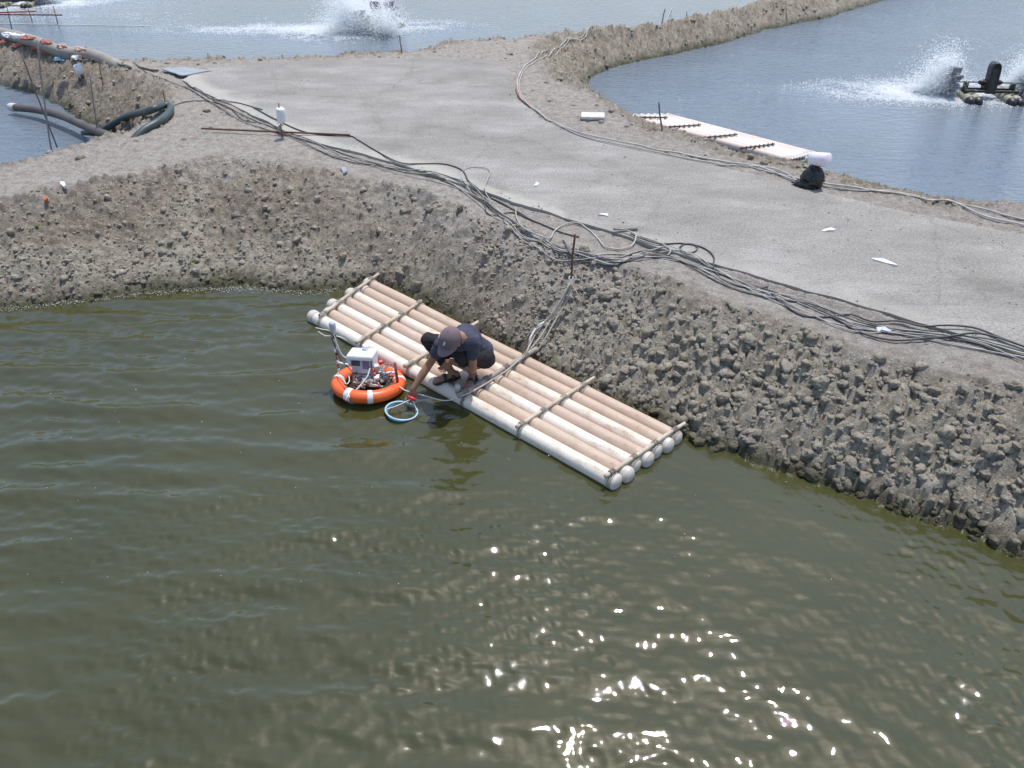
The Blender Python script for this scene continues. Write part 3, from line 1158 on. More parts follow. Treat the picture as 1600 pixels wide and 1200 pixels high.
for bi, (p0, p1, mt, r_) in enumerate(bars):
    z = TOPZ + r_ - .002
    a, b = Vector(un(*p0, z)), Vector(un(*p1, z))
    mb = MB()
    nseg = 24
    path, rr = [], []
    for k in range(nseg + 1):
        t = k / nseg
        p = a.lerp(b, t)
        p.z += .004 * math.sin(t * 5 + bi)
        p.x += .004 * math.sin(t * 9 + bi * 2)
        path.append(p - Vector((raft_o.x, raft_o.y, 0)))
        rr.append(r_ * (1.12 if k % 5 == 2 else 1.0) * (1.05 - .12 * t))
    mb.tube(path, rr, 12)
    o = mb.build('crossbar', M[mt], raft)
    # rope lashings where the bar crosses the pipes
    d = (b - a).normalized()
    for pi in (0, 2, 4, 6):
        pa, pb = pipe_ax[pi]
        # intersection in plan
        A2 = np.array([[d.x, -(pb - pa).x], [d.y, -(pb - pa).y]])
        sol = np.linalg.solve(A2, np.array([pa.x - a.x, pa.y - a.y]))
        c = pa.lerp(pb, float(sol[1]))
        fx = frame_x(pa, pb)
        mb = MB()
        for off in (-.014, .0, .014):
            mb.torus(c + (pb - pa).normalized() * (off + .02) - Vector((raft_o.x, raft_o.y, 0)), PIPE_R + .002, .006, 24, 6,
                     (fx @ Matrix.Rotation(R(90), 3, 'Y')))
        zb_ = Vector((c.x, c.y, z)) - Vector((raft_o.x, raft_o.y, 0))
        for off in (-.022, -.008, .010, .024):
            mb.torus(zb_ + d * off, r_ + .004, .0055, 14, 6, (frame_x(a, b) @ Matrix.Rotation(R(90), 3, 'Y')))
        mb.build('lashing', M['rope_old' if bi in (3, 5) else 'rope'], raft)
# pale block at the outer end of the grey bar
mb = MB()
q = un(715, 607, TOPZ + .05)
mb.lathe([(0, .045), (.022, .045), (.028, .03), (.028, -.05), (0, -.05)], 12)
o = mb.build('bar_end_plug', M['pipe_cap'], raft)
o.location = Vector(q) - Vector((raft_o.x, raft_o.y, 0))

# ================================================================== STAKE AND MOORING ROPES
sb = hit(891, 447)
st_top = unY(898, 366, sb[1])


def stake(name, base, top, r, mat, label, cat='stake', group=None):
    b, t = Vector(base), Vector(top)
    o = empty(name, b)
    tag(o, label, cat, group)
    mb = MB()
    d = t - b
    mb.tube([d * k / 8 - Vector((0, 0, .12)) * (k == 0) + Vector((.3 * r * math.sin(k), .3 * r * math.cos(k * 1.7), 0)) for k in range(9)], [r] * 9, 8)
    p = mb.build('shaft', mat, o)
    return o


stake('stake', sb, st_top, .011, M['rust'], 'rusty steel rod standing in the near bank with the raft ropes tied to it')
knot = Vector(sb) + (Vector(st_top) - Vector(sb)) * .12
mr = empty('mooring_rope', knot)
tag(mr, 'pale mooring rope strands running from the rusty rod down the bank to the raft', 'rope')
for k in range(3):
    MBk = MB()
rope_px = [
    [(893, 437), (880, 465), (862, 497), (843, 528), (826, 548)],
    [(894, 440), (886, 468), (868, 500), (850, 532), (838, 548), (815, 560)],
    [(891, 442), (870, 480), (850, 505), (835, 525), (822, 551)],
]
for k, pl in enumerate(rope_px):
    P = []
    for j, (a, b) in enumerate(pl):
        h = hit(a, b)
        t = j / (len(pl) - 1)
        z = h[2] + .03 + .10 * (1 - t) ** 3
        z = max(z, TOPZ + .03) if j == len(pl) - 1 else z
        P.append(un(a, b, z))
    if k == 1:
        for (a, b) in [(790, 580), (760, 599), (735, 613), (718, 620)]:
            P.append(un(a, b, TOPZ + .045))
    pth = [Vector(p) - knot for p in path_smooth(P, .05)]
    MB().tube(pth, .0085 if k != 2 else .010, 7).build('strand', M['rope'], mr)
mb = MB()
for k in range(4):
    mb.torus((0, 0, -.03 + .018 * k), .018, .009, 16, 6, Matrix.Rotation(.3 * k, 3, 'X'))
mb.build('knot', M['rope_white'], mr)
for pl in ([(893, 440), (905, 447), (912, 455)], [(893, 443), (902, 458), (908, 468)]):
    MB().tube([Vector(un(a, b, hit(a, b)[2] + .03)) - knot for a, b in pl], .004, 5).build('loose_end', M['rope'], mr)
lp = [(838, 512), (846, 505), (850, 500), (846, 508), (836, 515), (829, 527), (826, 540)]
MB().tube([Vector(un(a, b, hit(a, b)[2] + .03)) - knot for a, b in lp], .012, 6).build('rope_tail', M['rope_white'], mr)

# ================================================================== LIFEBUOY WITH INSTRUMENTS
bc = Vector(un(576, 598, .055))
bc.z = .02
buoy = empty('sensor_buoy', bc)
tag(buoy, 'orange lifebuoy with white tape carrying a grey instrument box and thin mast beside the raft', 'buoy')
MAJ, MIN_ = .298, .064
tilt = Matrix.Rotation(R(-9), 3, 'X') @ Matrix.Rotation(R(3), 3, 'Y')
ZB = .035
ring = MB().torus((0, 0, ZB), MAJ, MIN_, 64, 18, tilt, sq=.95).build('ring', M['orange'], buoy)
for a in (178, 244, 282, 10):
    w = 4.2 if a != 244 else 5.5
    MB().torus((0, 0, ZB), MAJ, MIN_ + .003, 6, 18, tilt, R(a - w), R(a + w), sq=.955).build('tape_band', M['tape'], ring)


def bpt(px, py, z):
    return Vector(un(px, py, z)) - bc


def bptY(px, py, dy):
    return Vector(unY(px, py, bc.y + dy)) - bc


# case: leaning box with lid
case = MB()
rotc = Matrix.Rotation(R(-6), 3, 'Z') @ Matrix.Rotation(R(-10), 3, 'X')
cc = Vector((-.045, .05, .17))
case.box(cc, (.185, .15, .25), rotc, .012)
case = case.build('instrument_case', M['grey_plastic'], buoy)
MB().box(cc + rotc @ Vector((0, -.005, .155)), (.255, .21, .05), rotc, .016).build('lid', M['white_plastic'], case)
MB().box(cc + rotc @ Vector((-.115, .02, .11)), (.02, .13, .085), rotc, .006).build('lid_flap', M['white_plastic'], case)
MB().box(cc + rotc @ Vector((.115, .02, .08)), (.02, .15, .14), rotc, .006).build('lid_flap', M['white_plastic'], case)
MB().box(cc + rotc @ Vector((-.048, -.076, .088)), (.085, .008, .055), rotc, .003).build('display', M['screen'], case)
MB().box(cc + rotc @ Vector((.052, -.076, .072)), (.068, .008, .085), rotc, .003).build('control_panel', M['screen_blue'], case)
MB().box(cc + rotc @ Vector((0, -.079, -.022)), (.186, .010, .006), rotc).build('seam', M['black_plastic'], case)
MB().box(cc + rotc @ Vector((0, -.006, -.135)), (.19, .16, .030), rotc, .004).build('ochre_strip', M['ochre'], case)
MB().lathe([(0, .05), (.028, .05), (.032, .035), (.032, 0), (0, 0)], 14, cc + rotc @ Vector((.02, .06, .18))).build('cable_gland', M['white_plastic'], case)
MB().box(Vector((-.02, .04, .0)), (.24, .20, .05), None, .01).build('base_tray', M['black_plastic'], buoy)


def striped(name, a, b, r, cols, parent):
    root = MB().tube([a, a.lerp(b, .5), b], r * .9, 8).build(name, M['red_dull'], parent)
    n_ = len(cols)
    for i, c in enumerate(cols):
        if c is None:
            continue
        MB().tube([a.lerp(b, i / n_), a.lerp(b, (i + .9) / n_)], r, 8).build('band', M[c], root)
    return root


mast_b, mast_t = bptY(529.5, 581, .09), bptY(520, 514, .10)
mast = striped('mast', mast_b, mast_t, .011, ['white_plastic', 'red_dull', 'white_plastic', 'red_dull', 'black_plastic', 'white_plastic', 'red_dull', 'white_plastic', 'black_plastic', 'grey_plastic'], buoy)
MB().lathe([(0, .05), (.022, .05), (.032, .03), (.03, -.02), (.02, -.06), (.016, -.09), (0, -.09)], 14, mast_t + Vector((.002, 0, .03))).build('mast_head', M['grey_plastic'], mast)
MB().lathe([(0, .02), (.014, .015), (.018, 0), (.014, -.015), (0, -.02)], 10, mast_t.lerp(mast_b, .48) + Vector((0, -.01, 0))).build('clip', M['white_plastic'], mast)
for pl in ([(515, 516.5), (505, 515), (493, 512)], [(516, 525), (508, 525), (503, 522), (497, 518)], [(525, 525), (533, 527), (542, 532)]):
    MB().tube([bptY(a, b, .10) for a, b in pl], .006, 6).build('feeler_rod', M['rope_white'], mast)
striped('tripod_leg', bptY(590, 606, -.12), bptY(583, 575, -.02), .015, ['red_dull', 'red_dull', 'white_plastic', 'red_dull', 'red_dull'], buoy)
MB().tube([bptY(622, 603, -.07), bptY(617, 567, -.05)], .014, 8).build('brown_rod', M['brown_rod'], buoy)
MB().tube([bptY(527, 566, .09), bptY(552, 572, .06)], .010, 8).build('strut', M['white_plastic'], buoy)
MB().tube([bptY(542, 564, .05), bptY(553, 565, .05)], .024, 12).build('connector', M['white_plastic'], buoy)
MB().tube([bptY(588, 581, .0), bptY(603, 583, .0), bptY(618, 582, -.03)], .014, 10).build('strut', M['white_plastic'], buoy)
# electronics at the right of the case
for (a, b, s_, mt) in [((588, 573), .0, .030, 'grey_plastic'), ((595, 566), .05, .024, 'red_plastic'), ((596, 577), .03, .024, 'white_plastic'), ((590, 590), -.06, .03, 'white_plastic'), ((598, 597), -.05, .035, 'black_plastic'), ((602, 590), .0, .028, 'grey_plastic'), ((609, 587), .05, .022, 'red_dull')]:
    MB().box(bptY(*a, b), (s_ * 1.7, s_ * 1.5, s_ * 1.6), Matrix.Rotation(.4 * s_ * 30, 3, 'Z') @ Matrix.Rotation(.3, 3, 'X'), .006).build('fitting', M[mt], buoy)


def dangles(name, pls, r, mat, parent, dy=-.05, n_=6):
    mb = MB()
    for pl in pls:
        mb.tube(path_smooth([bptY(a, b, d_) for a, b, d_ in pl], .02), r, n_)
    return mb.build(name, mat, parent)


dangles('signal_cable', [[(521, 520, .09), (527, 540, .07), (535, 555, .05), (545, 562, .04)]], .007, M['rope_white'], buoy)
dangles('signal_cable', [[(518, 527, .09), (525, 545, .06), (533, 562, .02), (545, 575, -.05), (553, 583, -.10)]], .006, M['cable_black'], buoy)
dangles('tie_cord', [[(578, 575, -.06), (574, 588, -.14), (563, 602, -.22), (555, 611, -.27)]], .006, M['rope_white'], buoy)
dangles('tie_cord', [[(544, 583, -.02), (546, 594, -.16), (542, 600, -.22), (536, 598, -.20)], [(529, 580, .09), (528, 588, -.05), (535, 592, -.16), (541, 600, -.25)]], .005, M['rope_white'], buoy)
mb = MB()
r9 = random.Random(4)
for q in range(14):
    x0, y0 = r9.uniform(550, 585), r9.uniform(594, 604)
    P = [bptY(x0 + r9.uniform(-9, 9) + 4 * j, y0 + r9.uniform(-4, 4), -.10 + r9.uniform(-.05, .04)) for j in range(4)]
    mb.tube(path_smooth(P, .02), .006, 5)
mb.build('tangled_cord', M['rope_white'], buoy)
mb = MB()
for q in range(9):
    x0, y0 = r9.uniform(586, 606), r9.uniform(568, 592)
    P = [bptY(x0 + r9.uniform(-7, 7) + 3 * j, y0 + r9.uniform(-6, 6), .02 + r9.uniform(-.05, .05)) for j in range(4)]
    mb.tube(path_smooth(P, .02), .0045, 5)
mb.build('loose_wires', M['cable_pale'], buoy)
mb = MB()
for q in range(6):
    x0, y0 = r9.uniform(545, 600), r9.uniform(580, 600)
    P = [bptY(x0 + r9.uniform(-8, 8) + 4 * j, y0 + r9.uniform(-6, 6), -.04 + r9.uniform(-.06, .05)) for j in range(4)]
    mb.tube(path_smooth(P, .02), .0045, 5)
mb.build('loose_wires', M['cable_black'], buoy)
dangles('grab_rope', [[(546, 613, -.30), (543, 620, -.36), (541, 626, -.37)], [(544, 612, -.30), (546, 622, -.36)]], .009, M['rope_white'], buoy)

# ================================================================== PERSON
def capsule(a, b, ra, rb, n=14, m=5):
    a, b = Vector(a), Vector(b)
    d = b - a
    L = d.length
    z = d.normalized() if L > 1e-6 else Vector((0, 0, 1))
    x = z.orthogonal().normalized()
    y = z.cross(x)
    prof = []
    for k in range(m + 1):
        t = -math.pi / 2 + math.pi / 2 * k / m
        prof.append((ra * math.cos(t), ra * math.sin(t)))
    for k in range(m + 1):
        t = math.pi / 2 * k / m
        prof.append((rb * math.cos(t), L + rb * math.sin(t)))
    v, f = [], []
    for (r, h) in prof:
        r = max(r, 1e-4)
        for k in range(n):
            w = 2 * math.pi * k / n
            v.append(a + z * h + (x * math.cos(w) + y * math.sin(w)) * r)
    for i in range(len(prof) - 1):
        for k in range(n):
            k2 = (k + 1) % n
            f.append((i * n + k, i * n + k2, (i + 1) * n + k2, (i + 1) * n + k))
    f.append(tuple(range(n - 1, -1, -1)))
    f.append(tuple((len(prof) - 1) * n + k for k in range(n)))
    return v, f


def ellipsoid(c, ax, rot=None, n=20, m=12):
    v, f = [], []
    for i in range(m + 1):
        t = -math.pi / 2 + math.pi * i / m
        for k in range(n):
            w = 2 * math.pi * k / n
            p = Vector((ax[0] * max(math.cos(t), 1e-3) * math.cos(w), ax[1] * max(math.cos(t), 1e-3) * math.sin(w), ax[2] * math.sin(t)))
            if rot is not None:
                p = rot @ p
            v.append(p + Vector(c))
    for i in range(m):
        for k in range(n):
            k2 = (k + 1) % n
            f.append((i * n + k, i * n + k2, (i + 1) * n + k2, (i + 1) * n + k))
    f.append(tuple(range(n - 1, -1, -1)))
    f.append(tuple(m * n + k for k in range(n)))
    return v, f


def remeshed(name, shapes, voxel, mat, parent, smooth_it=3, wrinkle=0.0, wscale=9):
    mb = MB()
    for v, f in shapes:
        mb.add(v, f)
    tmp = mb.build('tmp', mat)
    md = tmp.modifiers.new('r', 'REMESH')
    md.mode = 'VOXEL'
    md.voxel_size = voxel
    sm = tmp.modifiers.new('s', 'SMOOTH')
    sm.iterations = smooth_it
    sm.factor = .5
    dg = bpy.context.evaluated_depsgraph_get()
    me = bpy.data.meshes.new_from_object(tmp.evaluated_get(dg))
    old = tmp.data
    bpy.data.objects.remove(tmp)
    bpy.data.meshes.remove(old)
    if wrinkle:
        for v in me.vertices:
            q = v.co * wscale
            a = mnoise.noise(Vector((q.x, q.y, q.z * 2.2))) + .5 * mnoise.noise(q * 2.3)
            a = a - 1.3 * max(0, .5 - 2.2 * abs(mnoise.noise(Vector((q.x * .8, q.y * .8, q.z * 1.5)) + Vector((5, 9, 2)))))
            v.co += v.normal * wrinkle * a
    me.polygons.foreach_set('use_smooth', [True] * len(me.polygons))
    me.materials.clear()
    me.materials.append(mat)
    me.name = name
    return link(name, me, parent)


def cr(cx_, cy_, z):
    return Vector(un(620 + cx_ / 7.5, 490 + cy_ / 7.5, z))


def reach(a, tgt, L):
    return a + (tgt - a).normalized() * L


LANK, LTOE = cr(890, 700, .19), cr(865, 815, .135)
RANK, RTOE, RHEEL = cr(650, 690, .18), cr(455, 783, .13), cr(712, 690, .125)
LKNEE = reach(LANK, cr(735, 480, .52), .41)
RKNEE = reach(RANK, cr(385, 325, .52), .41)
PEL = cr(925, 500, .33)
LHIP, RHIP = PEL + Vector((.085, -.03, .0)), PEL + Vector((-.075, .05, .01))
NECK = cr(735, 285, .73)
HEAD = cr(632, 305, .745)
LSH, RSH = cr(885, 335, .66), cr(530, 365, .62)
LEL = reach(LSH, cr(890, 640, .37), .30)
LWR = reach(LEL, cr(640, 560, .36), .25)
REL = reach(RSH, cr(375, 600, .38), .29)
RWR = reach(REL, cr(205, 860, .20), .26)
RHAND = cr(150, 950, .12)
person = empty('person', (float(RANK.x + LANK.x) / 2, float(RANK.y + LANK.y) / 2, TOPZ))
tag(person, 'person in navy shirt and mauve cap squatting on the raft, reaching down to the water', 'person')
PO = person.location.copy()


def loc(shapes):
    return [([Vector(p) - PO for p in v], f) for v, f in shapes]


CHEST = PEL.lerp(NECK, .62) + Vector((0, .06, .04))
WAIST = PEL.lerp(NECK, .28) + Vector((.0, .06, .03))
# head frame
h_up = Vector((-.10, -.42, .88)).normalized()
h_f = Vector((-.46, -.70, -.40))
h_f = (h_f - h_up * h_f.dot(h_up)).normalized()
h_r = h_f.cross(h_up).normalized()
HR = Matrix((h_r, h_f, h_up)).transposed()     # x right, y forward, z up
sh = []
sh.append(capsule(PEL, WAIST, .13, .115))
sh.append(capsule(WAIST, CHEST, .115, .125))
sh.append(capsule(CHEST, NECK, .12, .065))
sh.append(capsule(LSH.lerp(NECK, .3), RSH.lerp(NECK, .3), .075, .075))
sh.append(capsule(NECK, HEAD + HR @ Vector((0, -.02, -.04)), .052, .055))
sh.append(ellipsoid(HEAD, (.076, .096, .108), HR))
sh.append(ellipsoid(HEAD + HR @ Vector((0, .035, -.075)), (.052, .056, .055), HR))
sh.append(ellipsoid(HEAD + HR @ Vector((0, .100, -.030)), (.014, .022, .026), HR, 10, 6))
for sx in (-1, 1):
    sh.append(ellipsoid(HEAD + HR @ Vector((sx * .079, -.005, -.03)), (.010, .022, .033), HR, 10, 6))
    sh.append(ellipsoid(HEAD + HR @ Vector((sx * .032, .082, .0)), (.022, .014, .010), HR, 10, 6))
sh.append(ellipsoid(HEAD + HR @ Vector((0, .086, -.068)), (.024, .012, .009), HR, 10, 6))
# arms
sh.append(capsule(LSH, LEL, .050, .038))
sh.append(capsule(LEL, LEL.lerp(LWR, .35), .039, .041))
sh.append(capsule(LEL.lerp(LWR, .35), LWR, .041, .026))
sh.append(capsule(RSH, REL, .048, .037))
sh.append(capsule(REL, REL.lerp(RWR, .35), .038, .040))
sh.append(capsule(REL.lerp(RWR, .35), RWR, .040, .026))


def hand(wr, d, nrm, spread, curl, thumb_side):
    """palm + five fingers; d = direction, nrm = back of the hand"""
    d = d.normalized()
    nrm = (nrm - d * nrm.dot(d)).normalized()
    s = d.cross(nrm).normalized() * thumb_side
    out = [capsule(wr, wr + d * .03, .026, .028)]
    for o_ in (-.028, -.010, .010, .028):
        out.append(capsule(wr + d * .02 + s * o_ * .7, wr + d * .085 + s * o_, .017, .014))
    for o_, Lf in ((-.030, .058), (-.010, .074), (.010, .080), (.030, .072)):
        p = wr + d * .088 + s * o_
        dd = d.copy()
        L1 = Lf
        for j, seg in enumerate((.44, .32, .26)):
            dd = (Matrix.Rotation(curl * (0.6 + .5 * j), 3, s * thumb_side) @ dd).normalized()
            q_ = p + dd * L1 * seg + s * o_ * spread
            out.append(capsule(p, q_, .0095 - .0008 * j, .0090 - .0009 * j, 10, 4))
            p = q_
    tb = wr + d * .028 + s * .030
    t1 = tb + (d * .6 + s * .75 - nrm * .35).normalized() * .042
    t2 = t1 + (d * .95 + s * .05 - nrm * .4).normalized() * .034
    out.append(capsule(tb, t1, .014, .011, 10, 4))
    out.append(capsule(t1, t2, .0105, .009, 10, 4))
    return out


rdir = (RHAND - RWR)
sh += hand(RWR, Vector((-.12, -.08, -1.0)) + rdir.normalized() * .6, Vector((-.35, -.9, .35)), .1, .42, -1)
ldir = Vector((-.6, .05, -.75))
sh += hand(LWR, ldir, Vector((-.4, -.8, .35)), .03, .5, 1)
# legs
for hip, knee, ank in ((LHIP, LKNEE, LANK), (RHIP, RKNEE, RANK)):
    sh.append(capsule(hip, knee, .085, .055))
    sh.append(capsule(knee, knee.lerp(ank, .35), .052, .054))
    sh.append(capsule(knee.lerp(ank, .35), ank, .054, .034))
FZ = TOPZ + .012


def foot(ank, toe, side):
    d = Vector((toe.x - ank.x, toe.y - ank.y, 0)).normalized()
    s = Vector((-d.y, d.x, 0)) * side
    heel = Vector((ank.x, ank.y, FZ + .03)) - d * .045
    ball = heel + d * .175
    ball.z = FZ + .020
    out = [capsule(ank, heel + Vector((0, 0, .005)), .034, .032), capsule(heel, ball, .031, .024), capsule(ank - Vector((0, 0, .03)), ball + d * .0, .030, .024),
           capsule(heel.lerp(ball, .55) + s * .012, ball + s * .028, .024, .020), capsule(heel.lerp(ball, .55) - s * .012, ball - s * .024, .024, .018)]
    for k, (o_, L_, r_) in enumerate(((.036, .050, .0135), (.014, .050, .0098), (-.004, .044, .0092), (-.020, .037, .0088), (-.035, .030, .0085))):
        p = ball + s * o_ + d * .012
        q_ = p + d * L_
        q_.z = FZ + r_ * .95
        out.append(capsule(p, q_, r_ * 1.05, r_, 10, 4))
    return out, heel, ball, d, s


fl = foot(LANK, LTOE, -1)
fr = foot(RANK, RTOE, 1)
sh += fl[0] + fr[0]
remeshed('body', loc(sh), .0062, M['skin'], person, 2)
# trousers
tr = [capsule(LHIP, RHIP, .112, .112), capsule(PEL, WAIST, .126, .120)]
tr.append(capsule(LHIP, LKNEE, .104, .074))
tr.append(capsule(LKNEE, LKNEE.lerp(LANK, .62), .074, .060))
tr.append(capsule(RHIP, RKNEE, .104, .078))
tr.append(capsule(RKNEE, RKNEE.lerp(RANK, .72), .078, .058))
remeshed('trousers', loc(tr), .010, M['trousers'], person, 3, .007, 11)
# shirt
ts = [capsule(PEL + Vector((.02, .02, .06)), WAIST, .132, .130), capsule(WAIST, CHEST, .130, .140), capsule(CHEST, NECK.lerp(CHEST, .25), .142, .082),
      capsule(LSH.lerp(NECK, .2), RSH.lerp(NECK, .2), .086, .084), capsule(CHEST, LSH, .12, .082), capsule(CHEST, RSH, .12, .080),
      capsule(LSH, LSH.lerp(LEL, .42), .074, .068), capsule(RSH, RSH.lerp(REL, .40), .072, .064),
      capsule(PEL + Vector((.05, .01, .03)), PEL + Vector((.07, .02, .05)), .11, .11)]
remeshed('shirt', loc(ts), .009, M['shirt'], person, 3, .007, 10)
# collar
MB().torus(NECK.lerp(HEAD, .22) - PO, .060, .010, 24, 8, (HEAD - NECK).to_track_quat('Z', 'Y').to_matrix()).build('collar', M['shirt'], person)
# hair
remeshed('hair', loc([ellipsoid(HEAD + HR @ Vector((0, -.022, .005)), (.081, .086, .095), HR)]), .008, M['hair'], person, 1)
# cap: crown, brim, button, eyelets, badges
hp = HEAD - PO
mb = MB()
prof = [(math.cos(a), math.sin(a)) for a in np.linspace(0, 1.5, 10)]
v, f = [], []
nn = 36
for (r, h) in [(1.0, -.25)] + prof:
    for k in range(nn):
        w = 2 * math.pi * k / nn
        seam = 1 - .012 * max(0, math.cos(6 * w)) ** 12
        p = Vector((.096 * r * math.cos(w) * seam, .112 * r * math.sin(w) * seam, .112 * h + .022))
        v.append(hp + HR @ p)
for i in range(len(prof)):
    for k in range(nn):
        k2 = (k + 1) % nn
        f.append((i * nn + k, i * nn + k2, (i + 1) * nn + k2, (i + 1) * nn + k))
f.append(tuple(len(prof) * nn + k for k in range(nn)))
mb.add(v, f)
capo = mb.build('cap', M['cap'], person)
mb = MB()
v, f = [], []
rows, cols = 9, 25
for side in (0, 1):
    for i in range(rows):
        t = i / (rows - 1)
        for k in range(cols):
            w = R(20 + 140 * k / (cols - 1))
            e = math.sin(math.pi * k / (cols - 1)) ** .6
            ex_ = .096 * math.cos(w)
            ey_ = .108 * math.sin(w) + t * .078 * e
            ez_ = .0 - .022 * t - .13 * ex_ * ex_ / .01 * .12 - .004 * side
            v.append(hp + HR @ Vector((ex_ * (1 - .05 * t), ey_, ez_ + .006)))
for side in (0, 1):
    o_ = side * rows * cols
    for i in range(rows - 1):
        for k in range(cols - 1):
            q_ = (o_ + i * cols + k, o_ + i * cols + k + 1, o_ + (i + 1) * cols + k + 1, o_ + (i + 1) * cols + k)
            f.append(q_ if side == 0 else q_[::-1])
for k in range(cols - 1):
    a_, b_ = (rows - 1) * cols + k, (rows - 1) * cols + k + 1
    f.append((a_, b_, b_ + rows * cols, a_ + rows * cols))
mb.add(v, f)
mb.build('brim', M['cap'], capo)
MB().lathe([(0, .005), (.006, .004), (.008, 0), (.008, -.004)], 10, hp + HR @ Vector((0, 0, .135)), HR).build('button', M['cap'], capo)


def capdot(az, el):
    r_, h = math.cos(R(el)), math.sin(R(el))
    return hp + HR @ Vector((.099 * r_ * math.cos(R(az)), .115 * r_ * math.sin(R(az)), .115 * h + .022))


def decal(az, el, poly, name):
    # thin embroidered badge hugging the crown
    c = capdot(az, el)
    nrm = (c - hp).normalized()
    ux = nrm.cross(h_up).normalized()
    uy = ux.cross(nrm)
    mb = MB()
    v = [c + ux * x + uy * y + nrm * (.001 - .5 * (x * x + y * y) / .1) for x, y in poly]
    v2 = [p - nrm * .006 for p in v]
    n_ = len(v)
    mb.add(v + v2, [tuple(range(n_))] + [(i, i + n_, (i + 1) % n_ + n_, (i + 1) % n_) for i in range(n_)], False)
    mb.build(name, M['paper'], capo)


decal(96, 30, [(-.009, .016), (.0, .019), (.008, .012), (.004, .004), (.010, -.006), (.006, -.019), (-.003, -.016), (-.004, -.004), (-.010, .004)], 'badge')
decal(24, 16, [(.014 * math.cos(a), .014 * math.sin(a)) for a in np.linspace(0, 5.8, 14)] + [(.006 * math.cos(a), .006 * math.sin(a)) for a in np.linspace(5.8, 0, 10)], 'badge')
# sandals
for (shp, heel, ball, d, s) in (fl, fr):
    mb = MB()
    outl = []
    for t, wl_, wr_ in ((-.035, .012, .012), (-.02, .030, .030), (.04, .034, .032), (.11, .040, .034), (.17, .048, .042), (.21, .046, .038), (.235, .030, .024), (.245, .010, .008)):
        outl.append((t, wl_, wr_))
    top = [heel + d * t + s * wl_ for t, wl_, wr_ in outl] + [heel + d * t - s * wr_ for t, wl_, wr_ in reversed(outl)]
    n_ = len(top)
    vt = [Vector((p.x, p.y, FZ + .006)) - PO for p in top]
    vb = [Vector((p.x, p.y, TOPZ - .012)) - PO for p in top]
    mb.add(vt + vb, [tuple(range(n_)), tuple(range(2 * n_ - 1, n_ - 1, -1))] + [(i, (i + 1) % n_, (i + 1) % n_ + n_, i + n_) for i in range(n_)], False)
    so = mb.build('sandal', M['sandal'], person)
    for t0, rr_ in ((.125, .041), (.045, .045)):
        c = heel + d * t0
        mb = MB()
        P = []
        for k in range(13):
            a = math.pi * k / 12
            P.append(Vector((c.x, c.y, FZ)) + s * (.044 * math.cos(a)) + Vector((0, 0, (rr_ + .016) * math.sin(a))) - PO)
        for off in (-.012, -.004, .004, .012):
            mb.tube([p + d * off for p in P], .006, 6)
        mb.build('strap', M['sandal'], so)

# ================================================================== HOOP NET, TOW CORD
hc = Vector(un(627.5, 643, .015))
hc.z = .012
net = empty('hoop_net', hc)
tag(net, 'blue hoop net dipped in the water, hung on white cords from a red grip', 'net')
HR2 = .150
ring_rot = Matrix.Rotation(R(20), 3, 'Z') @ Matrix.Rotation(R(10), 3, 'Y')
mb = MB()
mb.torus((0, 0, .012), HR2, .0085, 48, 10, ring_rot)
hoop = mb.build('hoop', M['blue_plastic'], net)
v, f = [], []
for i in range(5):
    for k in range(48):
        a = 2 * math.pi * k / 48
        rr_ = HR2 - .004 - .006 * i
        v.append(ring_rot @ Vector((rr_ * math.cos(a), rr_ * math.sin(a), .010 - .022 * i)))
for i in range(4):
    for k in range(48):
        k2 = (k + 1) % 48
        f.append((i * 48 + k, i * 48 + k2, (i + 1) * 48 + k2, (i + 1) * 48 + k))
MB().add(v, f).build('net_sleeve', M['blue_plastic'], net)
gripc = Vector(un(644.5, 622.5, .115)) - hc
MB().tube([gripc + Vector((-.045, .012, .012)), gripc, gripc + Vector((.030, -.01, -.014))], [.016, .017, .016], 12).build('grip', M['red_plastic'], net)
for ang in (168, 24, -20):
    e = ring_rot @ Vector((HR2 * math.cos(R(ang)), HR2 * math.sin(R(ang)), .014))
    MB().tube(path_smooth([gripc, gripc.lerp(e, .5) + Vector((0, 0, -.01)), e], .03), .005, 6).build('cord', M['rope_white'], net)
tow = [(624, 604, .10), (633, 610, .13), (641, 612, .16), (651, 615, .14), (670, 620, .10), (690, 625.5, .09), (704, 625, .10), (716, 620, TOPZ + .03)]
P = [Vector(un(a, b, z)) for a, b, z in tow]
o = MB().tube([p - P[0] for p in path_smooth(P, .03)] if False else [Vector(p) - P[0] for p in path_smooth(P, .03)], .0055, 6).build('tow_cord', M['rope_white'])
o.location = P[0]
tag(o, 'thin white cord running from the lifebuoy through the hand to the raft crossbar', 'cord')


# ================================================================== CABLES
def lay(pts, r, mat, label, name='cable', cat='cable', group=None, lift=.0, seed=0, step=.05, wob=0.0):
    W = [hit(a, b) for a, b in pts]
    base = Vector(W[0])
    P = path_smooth([(p[0], p[1], 0) for p in W], step)
    rs_ = np.random.default_rng(seed)
    a1, a2 = rs_.uniform(0, 6, 2)
    out = []
    for i, p in enumerate(P):
        s_ = i * step
        x, y = p[0] + wob * math.sin(s_ * 2.1 + a1), p[1] + wob * math.sin(s_ * 1.7 + a2)
        z = max(surf_z(x, y), surf_z(x + .03, y), surf_z(x - .03, y)) + r + lift * (.5 + .5 * math.sin(s_ * 3.1 + a2))
        out.append([x, y, z])
    out = np.array(out)
    for _ in range(2):
        out[1:-1, 2] = np.maximum(out[1:-1, 2] * .4 + .3 * (out[:-2, 2] + out[2:, 2]), out[1:-1, 2] - .02)
    o = MB().tube([Vector(q) - base for q in out], r, 6).build(name, mat)
    o.location = base
    return tag(o, label, cat, group)


